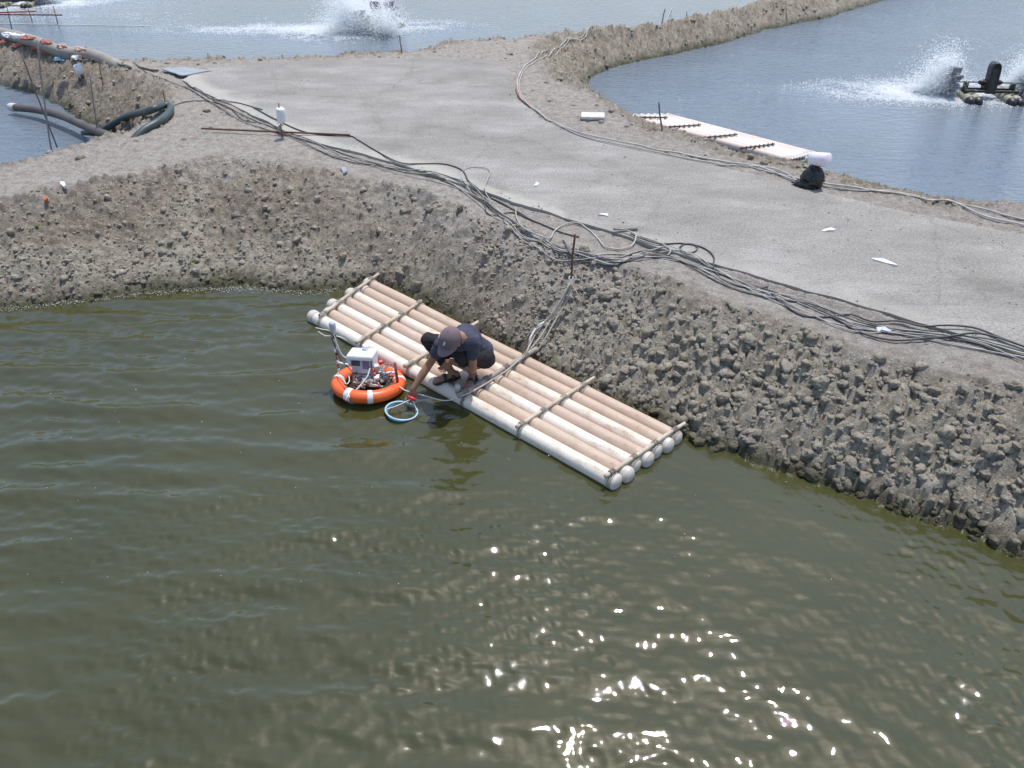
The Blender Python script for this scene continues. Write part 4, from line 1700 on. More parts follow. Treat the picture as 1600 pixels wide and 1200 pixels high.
main = [(210, 100), (240, 122), (290, 140), (330, 160), (375, 183), (430, 204), (480, 222), (520, 240), (560, 254), (620, 268), (680, 278), (730, 300), (775, 332),
        (820, 368), (860, 388), (900, 400), (935, 408), (965, 412), (1000, 403), (1040, 400), (1080, 412), (1130, 436), (1200, 462), (1260, 480), (1330, 508), (1400, 522), (1480, 530), (1560, 548), (1640, 572)]


def shifted(seed, amp, i0=0, i1=None):
    r_ = random.Random(seed)
    out = []
    ph1, ph2 = r_.uniform(0, 6), r_.uniform(0, 6)
    for i, (a, b) in enumerate(main[i0:i1]):
        s_ = .45 + .55 * min(1, (a - 200) / 700)
        out.append((a + amp * .6 * math.sin(i * 1.3 + ph1) * s_, b + amp * s_ * (.65 * math.sin(i * .9 + ph2) + r_.uniform(-.35, .35))))
    return out


G1 = 'black cables bundled along the road edge'
G2 = 'grey cables bundled along the road edge'
L1 = 'black cable in the long bundle along the near edge of the concrete'
L2 = 'grey cable in the long bundle along the near edge of the concrete'
for k in range(2):
    lay(shifted(20 + k, 7 + 1.5 * k, 0 if k % 2 == 0 else 3), .0072, M['cable_black'], L1, group=G1, seed=k, lift=.012, wob=.012)
for k in range(5):
    lay(shifted(40 + k, 8 + 1.5 * k, (2, 5, 8, 10, 11)[k]), .0058, M['cable_grey'], L2, group=G2, seed=10 + k, lift=.012, wob=.012)
lay([(395, 168), (432, 188), (470, 205), (500, 211), (545, 213), (560, 220), (585, 235), (612, 250), (632, 258), (655, 257), (690, 257), (712, 262), (725, 270), (733, 285), (755, 305), (790, 322), (830, 345)],
    .010, M['cable_black'], 'single black cable wandering onto the concrete in front of the brown pole', seed=31)
lay([(735, 300), (724, 283), (722, 270), (733, 263), (752, 263), (766, 269), (762, 284), (758, 300), (770, 320)], .007, M['cable_grey'],
    'thin grey cable standing up in a loop on the middle of the road edge', seed=32, lift=.03)
lay([(757, 308), (758, 325), (766, 337), (800, 333), (830, 345), (870, 362), (905, 372)], .009, M['cable_black'], 'black cable hanging in a bend below the grey loop', seed=33)
lay([(805, 325), (808, 345), (818, 362), (840, 372), (858, 378), (868, 362), (885, 352), (905, 352), (922, 362), (935, 375), (945, 388), (965, 392), (985, 388), (993, 378), (990, 368), (975, 362), (960, 361)],
    .008, M['cable_grey'], 'pale grey cable coiling round in a wide loop left of the rusty rod', seed=34, lift=.02)
lay([(880, 378), (890, 400), (905, 410), (930, 416), (960, 418), (985, 408), (1015, 400), (1045, 402)], .011, M['cable_black'], 'thick dark cable sagging down the bank right of the rusty rod', seed=35)
lay([(985, 370), (1000, 380), (1030, 382), (1062, 381), (1090, 385), (1108, 394), (1116, 405), (1114, 418), (1122, 432), (1140, 444), (1175, 452), (1200, 450)], .009, M['cable_black'],
    'black cable arching over the concrete edge to the right of its ring coil', seed=36)
lay([(1062, 388), (1068, 383), (1080, 382), (1090, 388), (1084, 395), (1070, 395), (1062, 389)], .009, M['cable_black'], 'small black cable coil lying as a ring on the road edge', seed=37)
lay([(1000, 370), (1030, 380), (1045, 388), (1047, 397), (1038, 402), (1015, 402), (960, 398), (925, 402)], .008, M['cable_grey'], 'pale cable bent in a hairpin beside the black ring coil', seed=38)
lay([(1205, 462), (1225, 478), (1255, 495), (1300, 496), (1330, 494), (1360, 505), (1400, 505), (1440, 515), (1475, 512), (1520, 516), (1560, 530), (1620, 552)], .010, M['cable_black'],
    'black cable bowed out over the right end of the concrete edge', seed=39, lift=.02)
lay([(1272, 480), (1305, 500), (1345, 522), (1400, 536), (1450, 532), (1500, 528), (1540, 527), (1580, 538), (1640, 560)], .011, M['cable_black'], 'thick black cable nearest the clods at the right edge', seed=40, lift=.02)
# far side of the road
lay([(1050, 13), (1035, 40), (1005, 47), (960, 48), (915, 55), (885, 66), (862, 82), (838, 92), (822, 102), (812, 118), (808, 135), (815, 155), (840, 175), (868, 193), (905, 208), (945, 218), (1000, 229), (1050, 239), (1100, 249), (1150, 257), (1195, 266), (1230, 280), (1265, 290)],
    .012, M['cable_pale'], 'pale twin cable curving round the corner of the far road edge', seed=41, lift=.01)
lay([(1036, 42), (1005, 50), (960, 51), (915, 58), (885, 70), (862, 85), (838, 96), (822, 107), (814, 122), (811, 140), (822, 160), (848, 182), (905, 212), (1000, 234), (1100, 253), (1180, 262), (1215, 268), (1245, 284)],
    .010, M['cable_grey'], 'greyer cable running just inside the pale twin cable at the far road edge', seed=42, lift=.01)
lay([(806, 140), (810, 152), (820, 161), (828, 168)], .014, M['cable_rust'], 'short rust red tape on the far cable at the road corner', 'cable_wrap', 'tape', seed=43)
lay([(1285, 289), (1320, 293), (1360, 299), (1400, 304), (1440, 312), (1480, 317), (1520, 333), (1560, 347), (1620, 360)], .012, M['cable_pale'], 'pale cable along the far road edge right of the bin bag', seed=44, lift=.01)
lay([(1285, 292), (1330, 298), (1390, 300), (1430, 308), (1480, 318), (1530, 327), (1570, 338), (1630, 352)], .011, M['cable_grey'], 'grey cable on the water side right of the bin bag', seed=45, lift=.01)
lay([(1170, 262), (1200, 270), (1230, 276), (1262, 284)], .010, M['cable_pale'], 'short pale cable end running into the bin bag', seed=46)
lay([(290, 135), (312, 142), (330, 155), (352, 158), (375, 162), (410, 172)], .008, M['cable_black'], 'thin dark cable at the top left corner of the concrete', seed=47)
lay([(268, 168), (290, 160), (320, 158), (350, 165), (365, 175), (380, 188), (400, 193)], .008, M['cable_black'], 'thin dark cable curving off behind the green hose bend', seed=48)

# ================================================================== STAKES, POLES AND THE STUFF ON THEM
def stake_px(base_px, top_px, r, mat, label, name='stake', in_water=False):
    b = un(*base_px, 0) if in_water else hit(*base_px)
    t = unY(*top_px, b[1])
    return stake(name, b, t, r, mat, label)


stake_px((80, 241), (57, 62), .013, M['grey_stick'], 'tall grey pole crossing the brown hose in the left pond', in_water=True)
stake_px((93, 240), (32, 82), .012, M['dark_stick'], 'dark leaning pole crossing the tall grey pole in the left pond', in_water=True)
stake_px((155, 228), (140, 115), .012, M['grey_stick'], 'grey pole beside the brown hose near the left bank corner', in_water=True)
stake_px((161, 136), (155, 100), .010, M['dark_stick'], 'short dark stick in the bank slope right of the white foam float')
stake_px((261, 171), (254, 140), .008, M['rust'], 'rusty rod at the bend of the green hose')
stake_px((628, 83), (624, 55), .012, M['dark_stick'], 'thin dark stick on the far shore below the middle splash')
stake_px((1035, 204), (1029, 160), .012, M['dark_stick'], 'dark stake at the near side of the far white raft')
stake_px((1034, 36), (1039, 14), .016, M['grey_stick'], 'grey post on the far dike where the pale cables begin')
stake_px((1072, 36), (1073, 18), .010, M['grey_stick'], 'thin post on the far dike right of the grey post')
# frame in the far pond, top left
fr_b = [un(17, 45, 0), un(50, 33.5, 0), un(90, 38.5, 0)]
frm = empty('pole_frame', fr_b[0])
tag(frm, 'thin stakes holding two long rods above the far pond at the top left', 'frame')
fo = Vector(fr_b[0])
for b, tp in zip(fr_b, [(9, 4), (43, 11), (83, 9)]):
    MB().tube([Vector(b) - fo - Vector((0, 0, .2)), Vector(unY(*tp, b[1])) - fo], .014, 6).build('post', M['dark_stick'], frm)
MB().tube([Vector(unY(-40, 22.5, fr_b[0][1])) - fo, Vector(unY(97, 23.5, fr_b[2][1])) - fo], .018, 6).build('rod', M['rust'], frm)
MB().tube([Vector(unY(-40, 21, fr_b[1][1])) - fo, Vector(unY(56, 17.5, fr_b[1][1])) - fo], .020, 6).build('rod', M['red_dull'], frm)
l0, l1 = Vector(un(-60, 36, .02)), Vector(un(235, 41, .02))
o = MB().tube([l0.lerp(l1, k / 10) - l0 for k in range(11)], .012, 5).build('float_line', M['rope_white'])
o.location = l0
tag(o, 'long white line lying on the far pond at the left', 'line')

# brown pole lying over the bank
a, b = hit(316, 206), hit(547, 214)
a[2] += .05
b[2] += .03
o = MB().tube([Vector(a + (b - a) * k / 12) - Vector(a) for k in range(13)], .014, 8).build('lying_pole', M['rust'])
o.location = Vector(a)
tag(o, 'long rusty brown pole lying across the bank beside the bottle stake', 'pole')
a, b = hit(958, 362), hit(996, 360)
o = MB().tube([(0, 0, .02), tuple(Vector(b) - Vector(a) + Vector((0, 0, .02)))], .016, 8).build('pipe_offcut', M['grey_stick'])
o.location = Vector(a)
tag(o, 'short grey pipe offcut poking onto the concrete above the cable loops', 'pipe')


# ---- hoses at the left
def hose(name, pts, r, mat, label, tip=None):
    P = [Vector(p) for p in pts]
    o = empty(name, P[0])
    tag(o, label, 'hose')
    pt = [Vector(p) - P[0] for p in path_smooth(P, .06)]
    MB().tube(pt, r, 14).build('tube', mat, o)
    if tip:
        d = (pt[0] - pt[3]).normalized()
        MB().tube([pt[0] - d * .01, pt[0] + d * .08, pt[0] + d * .15], [r * 1.12, r * 1.2, r * 1.05], 12).build('hose_end', tip, o)
    return o


hose('rubber_hose', [unY(24, 168, 15.0), unY(60, 172, 14.7), unY(95, 181, 14.2), unY(130, 196, 13.6), unY(160, 208, 13.0), unY(185, 216, 12.5), unY(200, 219, 12.1)], .068, M['hose_brown'],
     'thick brown rubber hose with a pale end propped over the left pond', M['board'])
hose('rubber_hose', [un(130, 209, .0), un(160, 203, .10), hit(200, 191) + np.array([0, 0, .10]), hit(235, 182) + np.array([0, 0, .09]), hit(258, 172) + np.array([0, 0, .08]), hit(268, 175) + np.array([0, 0, .08]), hit(266, 184) + np.array([0, 0, .08]),
                     hit(250, 197) + np.array([0, 0, .07]), hit(225, 207) + np.array([0, 0, .03]), hit(206, 214) + np.array([0, 0, -.06]), hit(196, 218) + np.array([0, 0, -.12])], .058, M['hose_green'],
     'dark green hose bent back in a hairpin on the left bank corner')
big_p = [hit(a, b + 3) + np.array([0, 0, c_]) for a, b, c_ in [(-40, 53, .13), (0, 60, .13), (50, 69, .12), (100, 79, .08), (150, 89, .02), (185, 95, -.06), (215, 99, -.16)]]
hose('large_pipe', big_p, .125, M['hose_grey'], 'thick dusty grey pipe lying along the top of the left dike')


# crumpled red net strips beside the pipe, and bags
def crumple(name, px, r, mat, label, cat, seed, squash=.5, parent=None):
    p = hit(*px)
    rr_ = random.Random(seed)
    v = []
    off = Vector((rr_.uniform(-20, 20), rr_.uniform(-20, 20), 3))
    for q in ico3:
        w = Vector(q)
        a = .5 * mnoise.noise(w * 1.8 + off) + .35 * mnoise.noise(w * 4 + off)
        s_ = r * (1 + a)
        v.append((w.x * s_ * 1.5, w.y * s_ * .9, max(w.z, -.3) * s_ * squash))
    o = MB().add(v, f3_.tolist(), False).build(name, mat, parent)
    o.location = (p[0], p[1], p[2] + r * squash * .25)
    o.rotation_euler = (0, 0, rr_.uniform(-.6, .1))
    if label:
        tag(o, label, cat)
    return o


nets = [((8, 68), .14), ((27, 73), .12), ((37, 71), .13), ((58, 77), .13), ((72, 79), .15), ((88, 81), .13), ((102, 84), .11), ((116, 86), .11), ((128, 89), .09)]
pile = empty('net_pile', hit(60, 78))
tag(pile, 'crumpled faded red netting strung along the near side of the grey pipe', 'netting')
pile_o = pile.location.copy()
for i, (p, r_) in enumerate(nets):
    o = crumple('net_clump', p, r_ * .62, M['net_red'], None, None, 60 + i, .7)
    o.parent = pile
    o.location -= pile_o
pile2 = empty('net_pile', hit(60, 62))
tag(pile2, 'thin red and white net strips on the far side of the grey pipe', 'netting')
po2 = pile2.location.copy()
for i, (p, mt) in enumerate([((15, 55), 'white_plastic'), ((31, 58), 'white_plastic'), ((42, 60.5), 'net_red'), ((72, 67), 'net_red'), ((96, 73), 'net_pink'), ((125, 78), 'net_pink')]):
    o = crumple('net_clump', p, .10, M[mt], None, None, 80 + i, .6)
    o.location = Vector(un(p[0], p[1], 1.0)) - po2
    o.parent = pile2
crumple('plastic_bag', (95, 86), .11, M['blue_plastic'], 'pale blue crumpled bag below the grey pipe', 'bag', 91)
crumple('plastic_bag', (121, 91), .09, M['white_plastic'], 'white crumpled bag below the grey pipe, right of the blue one', 'bag', 92)
crumple('plastic_bag', (146, 89), .10, M['net_pink'], 'pinkish crumpled bag at the right end of the red netting', 'bag', 93)
for k, px in enumerate([(195, 96), (215, 97), (232, 101)]):
    pass
lay([(60, 84), (90, 90), (125, 93), (150, 93)], .012, M['grey_stick'], 'dusty cord under the bags on the left dike', 'cord', 'cord', seed=51)
lay([(10, 72), (40, 79), (70, 82), (100, 90)], .014, M['dark_stick'], 'dark branch lying under the red netting', 'branch', 'branch', seed=52)
lay([(165, 93), (178, 101), (190, 105), (205, 108)], .02, M['dark_stick'], 'dark root end at the top of the left slope', 'root', 'root', seed=53)
lay([(216, 105), (232, 110), (248, 112)], .02, M['dark_stick'], 'short dark plank edge in front of the grey sheet', 'plank', 'plank', seed=54)

# white foam cylinder on a stick
p = hit(128, 120)
Yp = p[1]
a, b = Vector(unY(120, 101, Yp)), Vector(unY(127, 116, Yp))
fl_ = empty('foam_float', p)
tag(fl_, 'short white foam cylinder standing tilted on the left bank slope', 'float')
MB().tube([a - Vector(p), a.lerp(b, .5) - Vector(p), b - Vector(p)], [.075, .08, .075], 16).build('foam_body', M['white_plastic'], fl_)
MB().tube([b - Vector(p), Vector((0, 0, -.05))], .025, 8).build('peg', M['dark_stick'], fl_)

# grey blue sheet on the sandy corner
P4 = [un(a, b, .815) for a, b in [(252, 107), (285, 118), (330, 110), (287, 104.5)]]
c = sum(P4) / 4
mb = MB()
vv = []
for i in range(7):
    for j in range(7):
        u_, w_ = i / 6, j / 6
        q = P4[0] * (1 - u_) * (1 - w_) + P4[1] * u_ * (1 - w_) + P4[2] * u_ * w_ + P4[3] * (1 - u_) * w_
        vv.append(Vector(q) - Vector(c) + Vector((0, 0, .012 * mnoise.noise(Vector((i * .9, j * .8, 3))))))
vb_ = [q - Vector((0, 0, .02)) for q in vv]
ff = []
for i in range(6):
    for j in range(6):
        ff.append((i * 7 + j, (i + 1) * 7 + j, (i + 1) * 7 + j + 1, i * 7 + j + 1))
ff2 = [tuple(q + 49 for q in reversed(t)) for t in ff]
edge = [i * 7 for i in range(7)] + [42 + j for j in range(1, 7)] + [i * 7 + 6 for i in range(5, -1, -1)] + [j for j in range(5, 0, -1)]
es_ = [(edge[k], edge[(k + 1) % len(edge)], edge[(k + 1) % len(edge)] + 49, edge[k] + 49) for k in range(len(edge))]
o = mb.add(vv + vb_, ff + ff2 + es_, False).build('metal_sheet', M['mat_grey'])
o.location = Vector(c)
tag(o, 'blue grey flat sheet lying on the sandy far corner of the road', 'sheet')


# ---- bottles on stakes
def jug(name, px_base, px_c, tiltx, tilty, mat, label, h=.26, r=.075, stick=True):
    b = hit(*px_base)
    c_ = Vector(unY(*px_c, b[1]))
    o = empty(name, b)
    tag(o, label, 'bottle')
    rot = Matrix.Rotation(tilty, 3, 'Y') @ Matrix.Rotation(tiltx, 3, 'X')
    prof = [(0, h * .5), (r * .8, h * .5), (r, h * .46), (r, h * .1), (r * .94, h * .05), (r, 0), (r, -h * .22), (r * .75, -h * .34), (r * .34, -h * .42), (r * .30, -h * .5), (0, -h * .5)]
    body = MB().lathe(prof, 20, c_ - Vector(b), rot).build('bottle_body', mat, o)
    MB().lathe([(r * .36, -h * .48), (r * .36, -h * .56), (0, -h * .56)], 14, c_ - Vector(b), rot).build('screw_cap', M['white_plastic'], body)
    hd = [c_ - Vector(b) + rot @ Vector(q) for q in ((0, r * .95, h * .0), (0, r * 1.15, -h * .06), (0, r * 1.1, -h * .20), (0, r * .75, -h * .30))]
    MB().tube(path_smooth(hd, .01), .012, 8).build('handle', mat, body)
    if stick:
        MB().tube([Vector((0, 0, -.1)), c_ - Vector(b) + Vector((0, 0, h * .75))], .010, 7).build('stick', M['dark_stick'], o)
    return o


jug('upturned_jug', (440, 216), (439, 182), .1, .12, M['white_plastic'], 'white plastic jug upside down on a stick at the left road edge', .25, .062)
for k, (a, b, l_) in enumerate([((436, 212), (437, 198), 0), ((444, 213), (443, 197), 0)]):
    pass
lay([(437, 200), (440, 208), (445, 214), (438, 212), (436, 205), (443, 203)], .010, M['cable_black'], 'dark cable wound round the foot of the white jug', seed=55, lift=.05)
jug('upturned_jug', (1270, 290), (1278, 249), .9, 1.2, M['pink_plastic'], 'pinkish translucent jug on top of the black bin bag by the far road edge', .30, .085, False)
# black bag
bp_ = hit(1267, 291)
v = []
for q in ico(5)[0]:
    w = Vector(q)
    a = .28 * mnoise.noise(w * 1.6 + Vector((3, 1, 8))) + .22 * mnoise.ridged_multi_fractal(w * 1.9, 1, 2, 3, 1, 2) * .35 + .16 * mnoise.noise(w * 5) + .08 * mnoise.noise(w * 12)
    s_ = .128 * (1 + a)
    pinch = 1 - .45 * max(0, w.z)
    v.append((w.x * s_ * 1.05 * pinch + (.06 if w.z < -.3 and w.x < 0 else 0) * -1, w.y * s_ * pinch, max(w.z, -.75) * s_ * 1.35))
bag = MB().add(v, ico(5)[1].tolist(), True).build('bin_bag', M['bin_bag'])
bag.location = (bp_[0], bp_[1], bp_[2] + .115)
tag(bag, 'crumpled black plastic bag tied over a junction at the far road edge', 'bag')
fl2 = MB()
P = [hit(1236, 287), hit(1250, 293), hit(1272, 297), hit(1275, 287), hit(1250, 284)]
c = Vector(P[0])
vv = [Vector(q) - c + Vector((0, 0, .03 + .02 * (i % 2))) for i, q in enumerate(P)]
fl2.add(vv + [q - Vector((0, 0, .02)) for q in vv], [tuple(range(5)), tuple(range(9, 4, -1))] + [(i, (i + 1) % 5, (i + 1) % 5 + 5, i + 5) for i in range(5)], False)
o = fl2.build('bag_flap', M['bin_bag'], bag)
o.location = c - bag.location

# pale board by the far shore
p = hit(926, 186)
mb = MB()
mb.box((0, 0, .05), (.37, .22, .045), Matrix.Rotation(-.1, 3, 'Z') @ Matrix.Rotation(.08, 3, 'X'), .01)
o = mb.build('foam_board', M['board'])
o.location = Vector(p)
tag(o, 'pale square board lying on the far bank above the concrete curve', 'board')
o2 = MB().box((.02, .0, .0), (.32, .18, .05), Matrix.Rotation(.15, 3, 'Z'), .008).build('underside_block', M['grey_stick'], o)

# ================================================================== FAR RAFT
q0, q1 = un(1005, 183.5, .05), un(1300, 248, .05)   # far edge line
e0_, e1_ = un(982, 184, .05), un(1238, 253, .05)    # near edge line
q0, q1 = un(1043, 183, .05), un(1270, 243, .05)
r0 = Vector((np.array(e0_) + np.array(e1_) + np.array(q0) + np.array(q1)) / 4)
far_raft = empty('pipe_raft', (r0.x, r0.y, 0))
tag(far_raft, 'whitish pipe raft with dark crossbars floating beyond the road in the right pond', 'raft')
FO = Vector((r0.x, r0.y, 0))
M['pipe_rose'] = pipe_mat('rose_pipe', (.70, .58, .50), (.58, .45, .37), (.78, .69, .62))
fm = ['pipe_rose', 'pipe_rose', 'pipe_white', 'pipe_white', 'pipe_white', 'pipe_rose', 'pipe_rose']
M['pipe_white'] = pipe_mat('bleached_pipe', (.80, .76, .70), (.66, .56, .46), (.84, .82, .78))
nfp = len(fm)
for i in range(nfp):
    t = i / (nfp - 1)
    a, b = Vector(np.array(e0_) * (1 - t) + np.array(q0) * t), Vector(np.array(e1_) * (1 - t) + np.array(q1) * t)
    wd = (Vector(q0) - Vector(e0_))
    rad = .068
    L = (b - a).length
    o = MB().tube([(L * k / 10, 0, 0) for k in range(11)], rad, 16).build('pipe', M[fm[i]], far_raft)
    o.matrix_local = Matrix.Translation(a - FO) @ frame_x(a, b).to_4x4()
    for e, sg in ((0, -1), (L, 1)):
        MB().tube([(e - sg * .06, 0, 0), (e + sg * .02, 0, 0), (e + sg * .045, 0, 0)], [rad + .005, rad + .005, rad * .6], 16).build('end_cap', M['pipe_cap'], o)
for pa, pb in [((981, 183), (1043, 183.5)), ((1036, 199), (1095, 195)), ((1090, 216), (1152, 210)), ((1156, 232), (1210, 225)), ((1234, 251), (1268, 244))]:
    a, b = Vector(un(*pa, .14)) - FO, Vector(un(*pb, .14)) - FO
    bar = MB().tube([a, a.lerp(b, .5), b], .016, 8).build('crossbar', M['dark_stick'], far_raft)
    mb = MB()
    for k in range(8):
        c = a.lerp(b, (k + .5) / 8)
        mb.torus(c, .024, .007, 10, 5, Matrix.Rotation(R(90), 3, 'Y'))
    mb.build('lashing', M['rope_dark'], bar)


# ================================================================== PADDLEWHEEL AERATORS
def make_aerator():
    root = empty('paddlewheel_aerator')
    # two floats with algae, each a twin pontoon
    for sx in (-1, 1):
        mb = MB()
        for dx in (-.075, .075):
            pr = [(.001, -.62), (.05, -.60), (.085, -.52), (.095, -.40), (.095, .40), (.085, .52), (.05, .60), (.001, .62)]
            mb.lathe(pr, 14, (sx * .40 + dx, -.05, .035), Matrix.Rotation(R(90), 3, 'X'))
        fo_ = mb.build('float', M['algae_float'], root)
        mb = MB()
        for dx in (-.075, .075):
            mb.lathe([(.001, .0), (.055, .002), (.089, .10), (.10, .14), (.097, .16)], 14, (sx * .40 + dx, -.70, .03), Matrix.Rotation(R(-90), 3, 'X'))
        mb.build('float_nose', M['black_plastic'], fo_)
    mb = MB()
    for y in (-.30, -.12):
        mb.box((0, y, .165), (1.04, .05, .05), None, .006)
    mb.box((-.49, -.2, .165), (.05, .30, .05), None, .006)
    mb.box((.49, -.2, .165), (.05, .30, .05), None, .006)
    fr_ = mb.build('frame', M['black_plastic'], root)
    for sx in (-1, 1):
        MB().box((sx * .46, -.12, .235), (.09, .09, .12), None, .012).build('bearing_block', M['black_plastic'], fr_)
    MB().tube([(-.78, -.12, .30), (.78, -.12, .30)], .016, 10).build('drive_shaft', M['grey_stick'], root)
    # motor cover: tall rounded hood leaning back
    v, f = [], []
    outl = [(-.10, 0), (-.10, .45), (-.088, .51), (-.055, .555), (0, .57), (.055, .555), (.088, .51), (.10, .45), (.10, 0)]
    for y, k_ in ((-.11, .88), (-.09, 1.0), (.09, 1.0), (.11, .88)):
        for (x, z) in outl:
            v.append((x * k_, y + z * .22 - .2, z * (1 - (1 - k_) * .15) + .12))
    nO = len(outl)
    for i in range(3):
        for k in range(nO - 1):
            f.append((i * nO + k, i * nO + k + 1, (i + 1) * nO + k + 1, (i + 1) * nO + k))
    f.append(tuple(range(nO)))
    f.append(tuple(3 * nO + k for k in reversed(range(nO))))
    MB().add(v, f).build('motor_cover', M['black_plastic'], root)
    MB().box((0, -.12, .25), (.24, .22, .20), None, .03).build('gearbox', M['black_plastic'], root)
    for sx in (-1, 1):
        MB().lathe([(.05, -.06), (.07, -.03), (.03, .06), (.02, .07)], 12, (sx * .17, -.12, .30), Matrix.Rotation(R(90 * sx), 3, 'Y')).build('coupling', M['black_plastic'], root)
    for sx in (-1, 1):
        w = MB()
        c = Vector((sx * .74, -.12, .30))
        w.lathe([(0, -.06), (.045, -.06), (.045, .06), (0, .06)], 12, c, Matrix.Rotation(R(90), 3, 'Y'))
        wheel = w.build('paddle_wheel', M['paddle'], root)
        for k in range(8):
            a = 2 * math.pi * k / 8 + .2
            d_ = Vector((0, math.cos(a), math.sin(a)))
            t_ = Vector((0, -math.sin(a), math.cos(a)))
            mb = MB()
            # slotted paddle: frame of bars, so the light shows through
            for x in (-.075, -.025, .025, .075):
                mb.tube([c + d_ * .10 + Vector((x * .6, 0, 0)), c + d_ * .20 + Vector((x, 0, 0)), c + d_ * .29 + Vector((x, 0, 0)) + t_ * .03], .011, 5)
            for rr_ in (.15, .19, .23, .27, .29):
                mb.tube([c + d_ * rr_ + Vector((-.085, 0, 0)), c + d_ * rr_ + Vector((.085, 0, 0))], .010, 5)
            for rr_ in (.15, .21, .28):
                mb.box(c + d_ * (rr_ - .01), (.17, .05, .05), Matrix((Vector((1, 0, 0)), d_, t_)).transposed(), .004)
            mb.tube([c + d_ * .03, c + d_ * .12], .018, 6)
            mb.build('paddle', M['paddle'], wheel)
    return root


def copy_tree(o, parent=None):
    c = o.copy()
    COL.objects.link(c)
    c.parent = parent
    for ch in list(o.children):
        copy_tree(ch, c)
    return c


aer = make_aerator()
AG = 'paddlewheel aerators running on the ponds'
tag(aer, 'black paddlewheel aerator churning white water in the right pond', 'aerator', AG)
ap = un(1541, 153, 0)
aer.location = (ap[0], ap[1] + .15, 0)
aer.rotation_euler = (0, 0, R(-6))
aer2 = copy_tree(aer)
aer2['label'] = 'aerator almost hidden by its own splash in the middle of the far pond'
ap2 = un(585, 44, 0)
aer2.location = (ap2[0], ap2[1], 0)
aer2.rotation_euler = (0, 0, R(66))
aer3 = copy_tree(aer)
aer3['label'] = 'aerator cut by the top left corner of the picture, foam on both sides'
ap3 = un(31, 7.5, 0)
aer3.location = (ap3[0], ap3[1], 0)
aer3.rotation_euler = (0, 0, R(8))


def droplets(name, P, s, mat, label):
    nn = len(P)
    sc = s[:, None, None] * rng.uniform(.6, 1.5, (nn, 1, 3))
    W = (octv[None] * sc + P[:, None, :]).reshape(-1, 3)
    Ff = (octf[None] + (np.arange(nn) * 6)[:, None, None]).reshape(-1, 3)
    o = fast_mesh(name, W, Ff, mat, False, None, 3)
    tag(o, label, 'splash', None, 'stuff')
    return o


def plume(c, out, nn, h, spread, width):
    """thrown water: ballistic arcs leaving c along out, clustered into jets"""
    nj = 26
    jet_d = rng.normal(0, .35, (nj, 3)) + np.array([out[0], out[1], 0]) * 1.0
    jet_v = rng.uniform(.35, 1.0, nj) ** .8
    j = rng.integers(0, nj, nn)
    vh = jet_d[j] * spread
    vh[:, 2] = 0
    v0 = np.sqrt(2 * 9.8 * h) * jet_v[j] * rng.uniform(.8, 1.06, nn)
    T = 2 * v0 / 9.8
    t = rng.uniform(0, 1, nn) * T
    P = np.zeros((nn, 3))
    vh = vh * (.7 + .5 * rng.uniform(0, 1, (nn, 1)))
    P[:, :2] = np.array(c[:2]) + vh[:, :2] * t[:, None] / .5 + rng.normal(0, width, (nn, 2)) * (.25 + t / T.max())[:, None]
    P[:, 2] = .03 + v0 * t - 4.9 * t * t
    return P[P[:, 2] > 0]


def foam_patch(c, rx, ry, rot, nn, sc=1.6, seed=0):
    a = rng.normal(0, .5, (nn * 3, 2))
    x, y = a[:, 0] * rx, a[:, 1] * ry
    X_ = c[0] + x * math.cos(rot) - y * math.sin(rot)
    Y_ = c[1] + x * math.sin(rot) + y * math.cos(rot)
    w = fbm(X_, Y_ * 1.3, sc, 400 + seed, 4, .6)
    k = w > rng.uniform(-.35, .35, len(w)) * .9 - .02
    X_, Y_ = X_[k][:nn], Y_[k][:nn]
    return np.stack([X_, Y_, rng.uniform(.0, .012, len(X_))], 1)


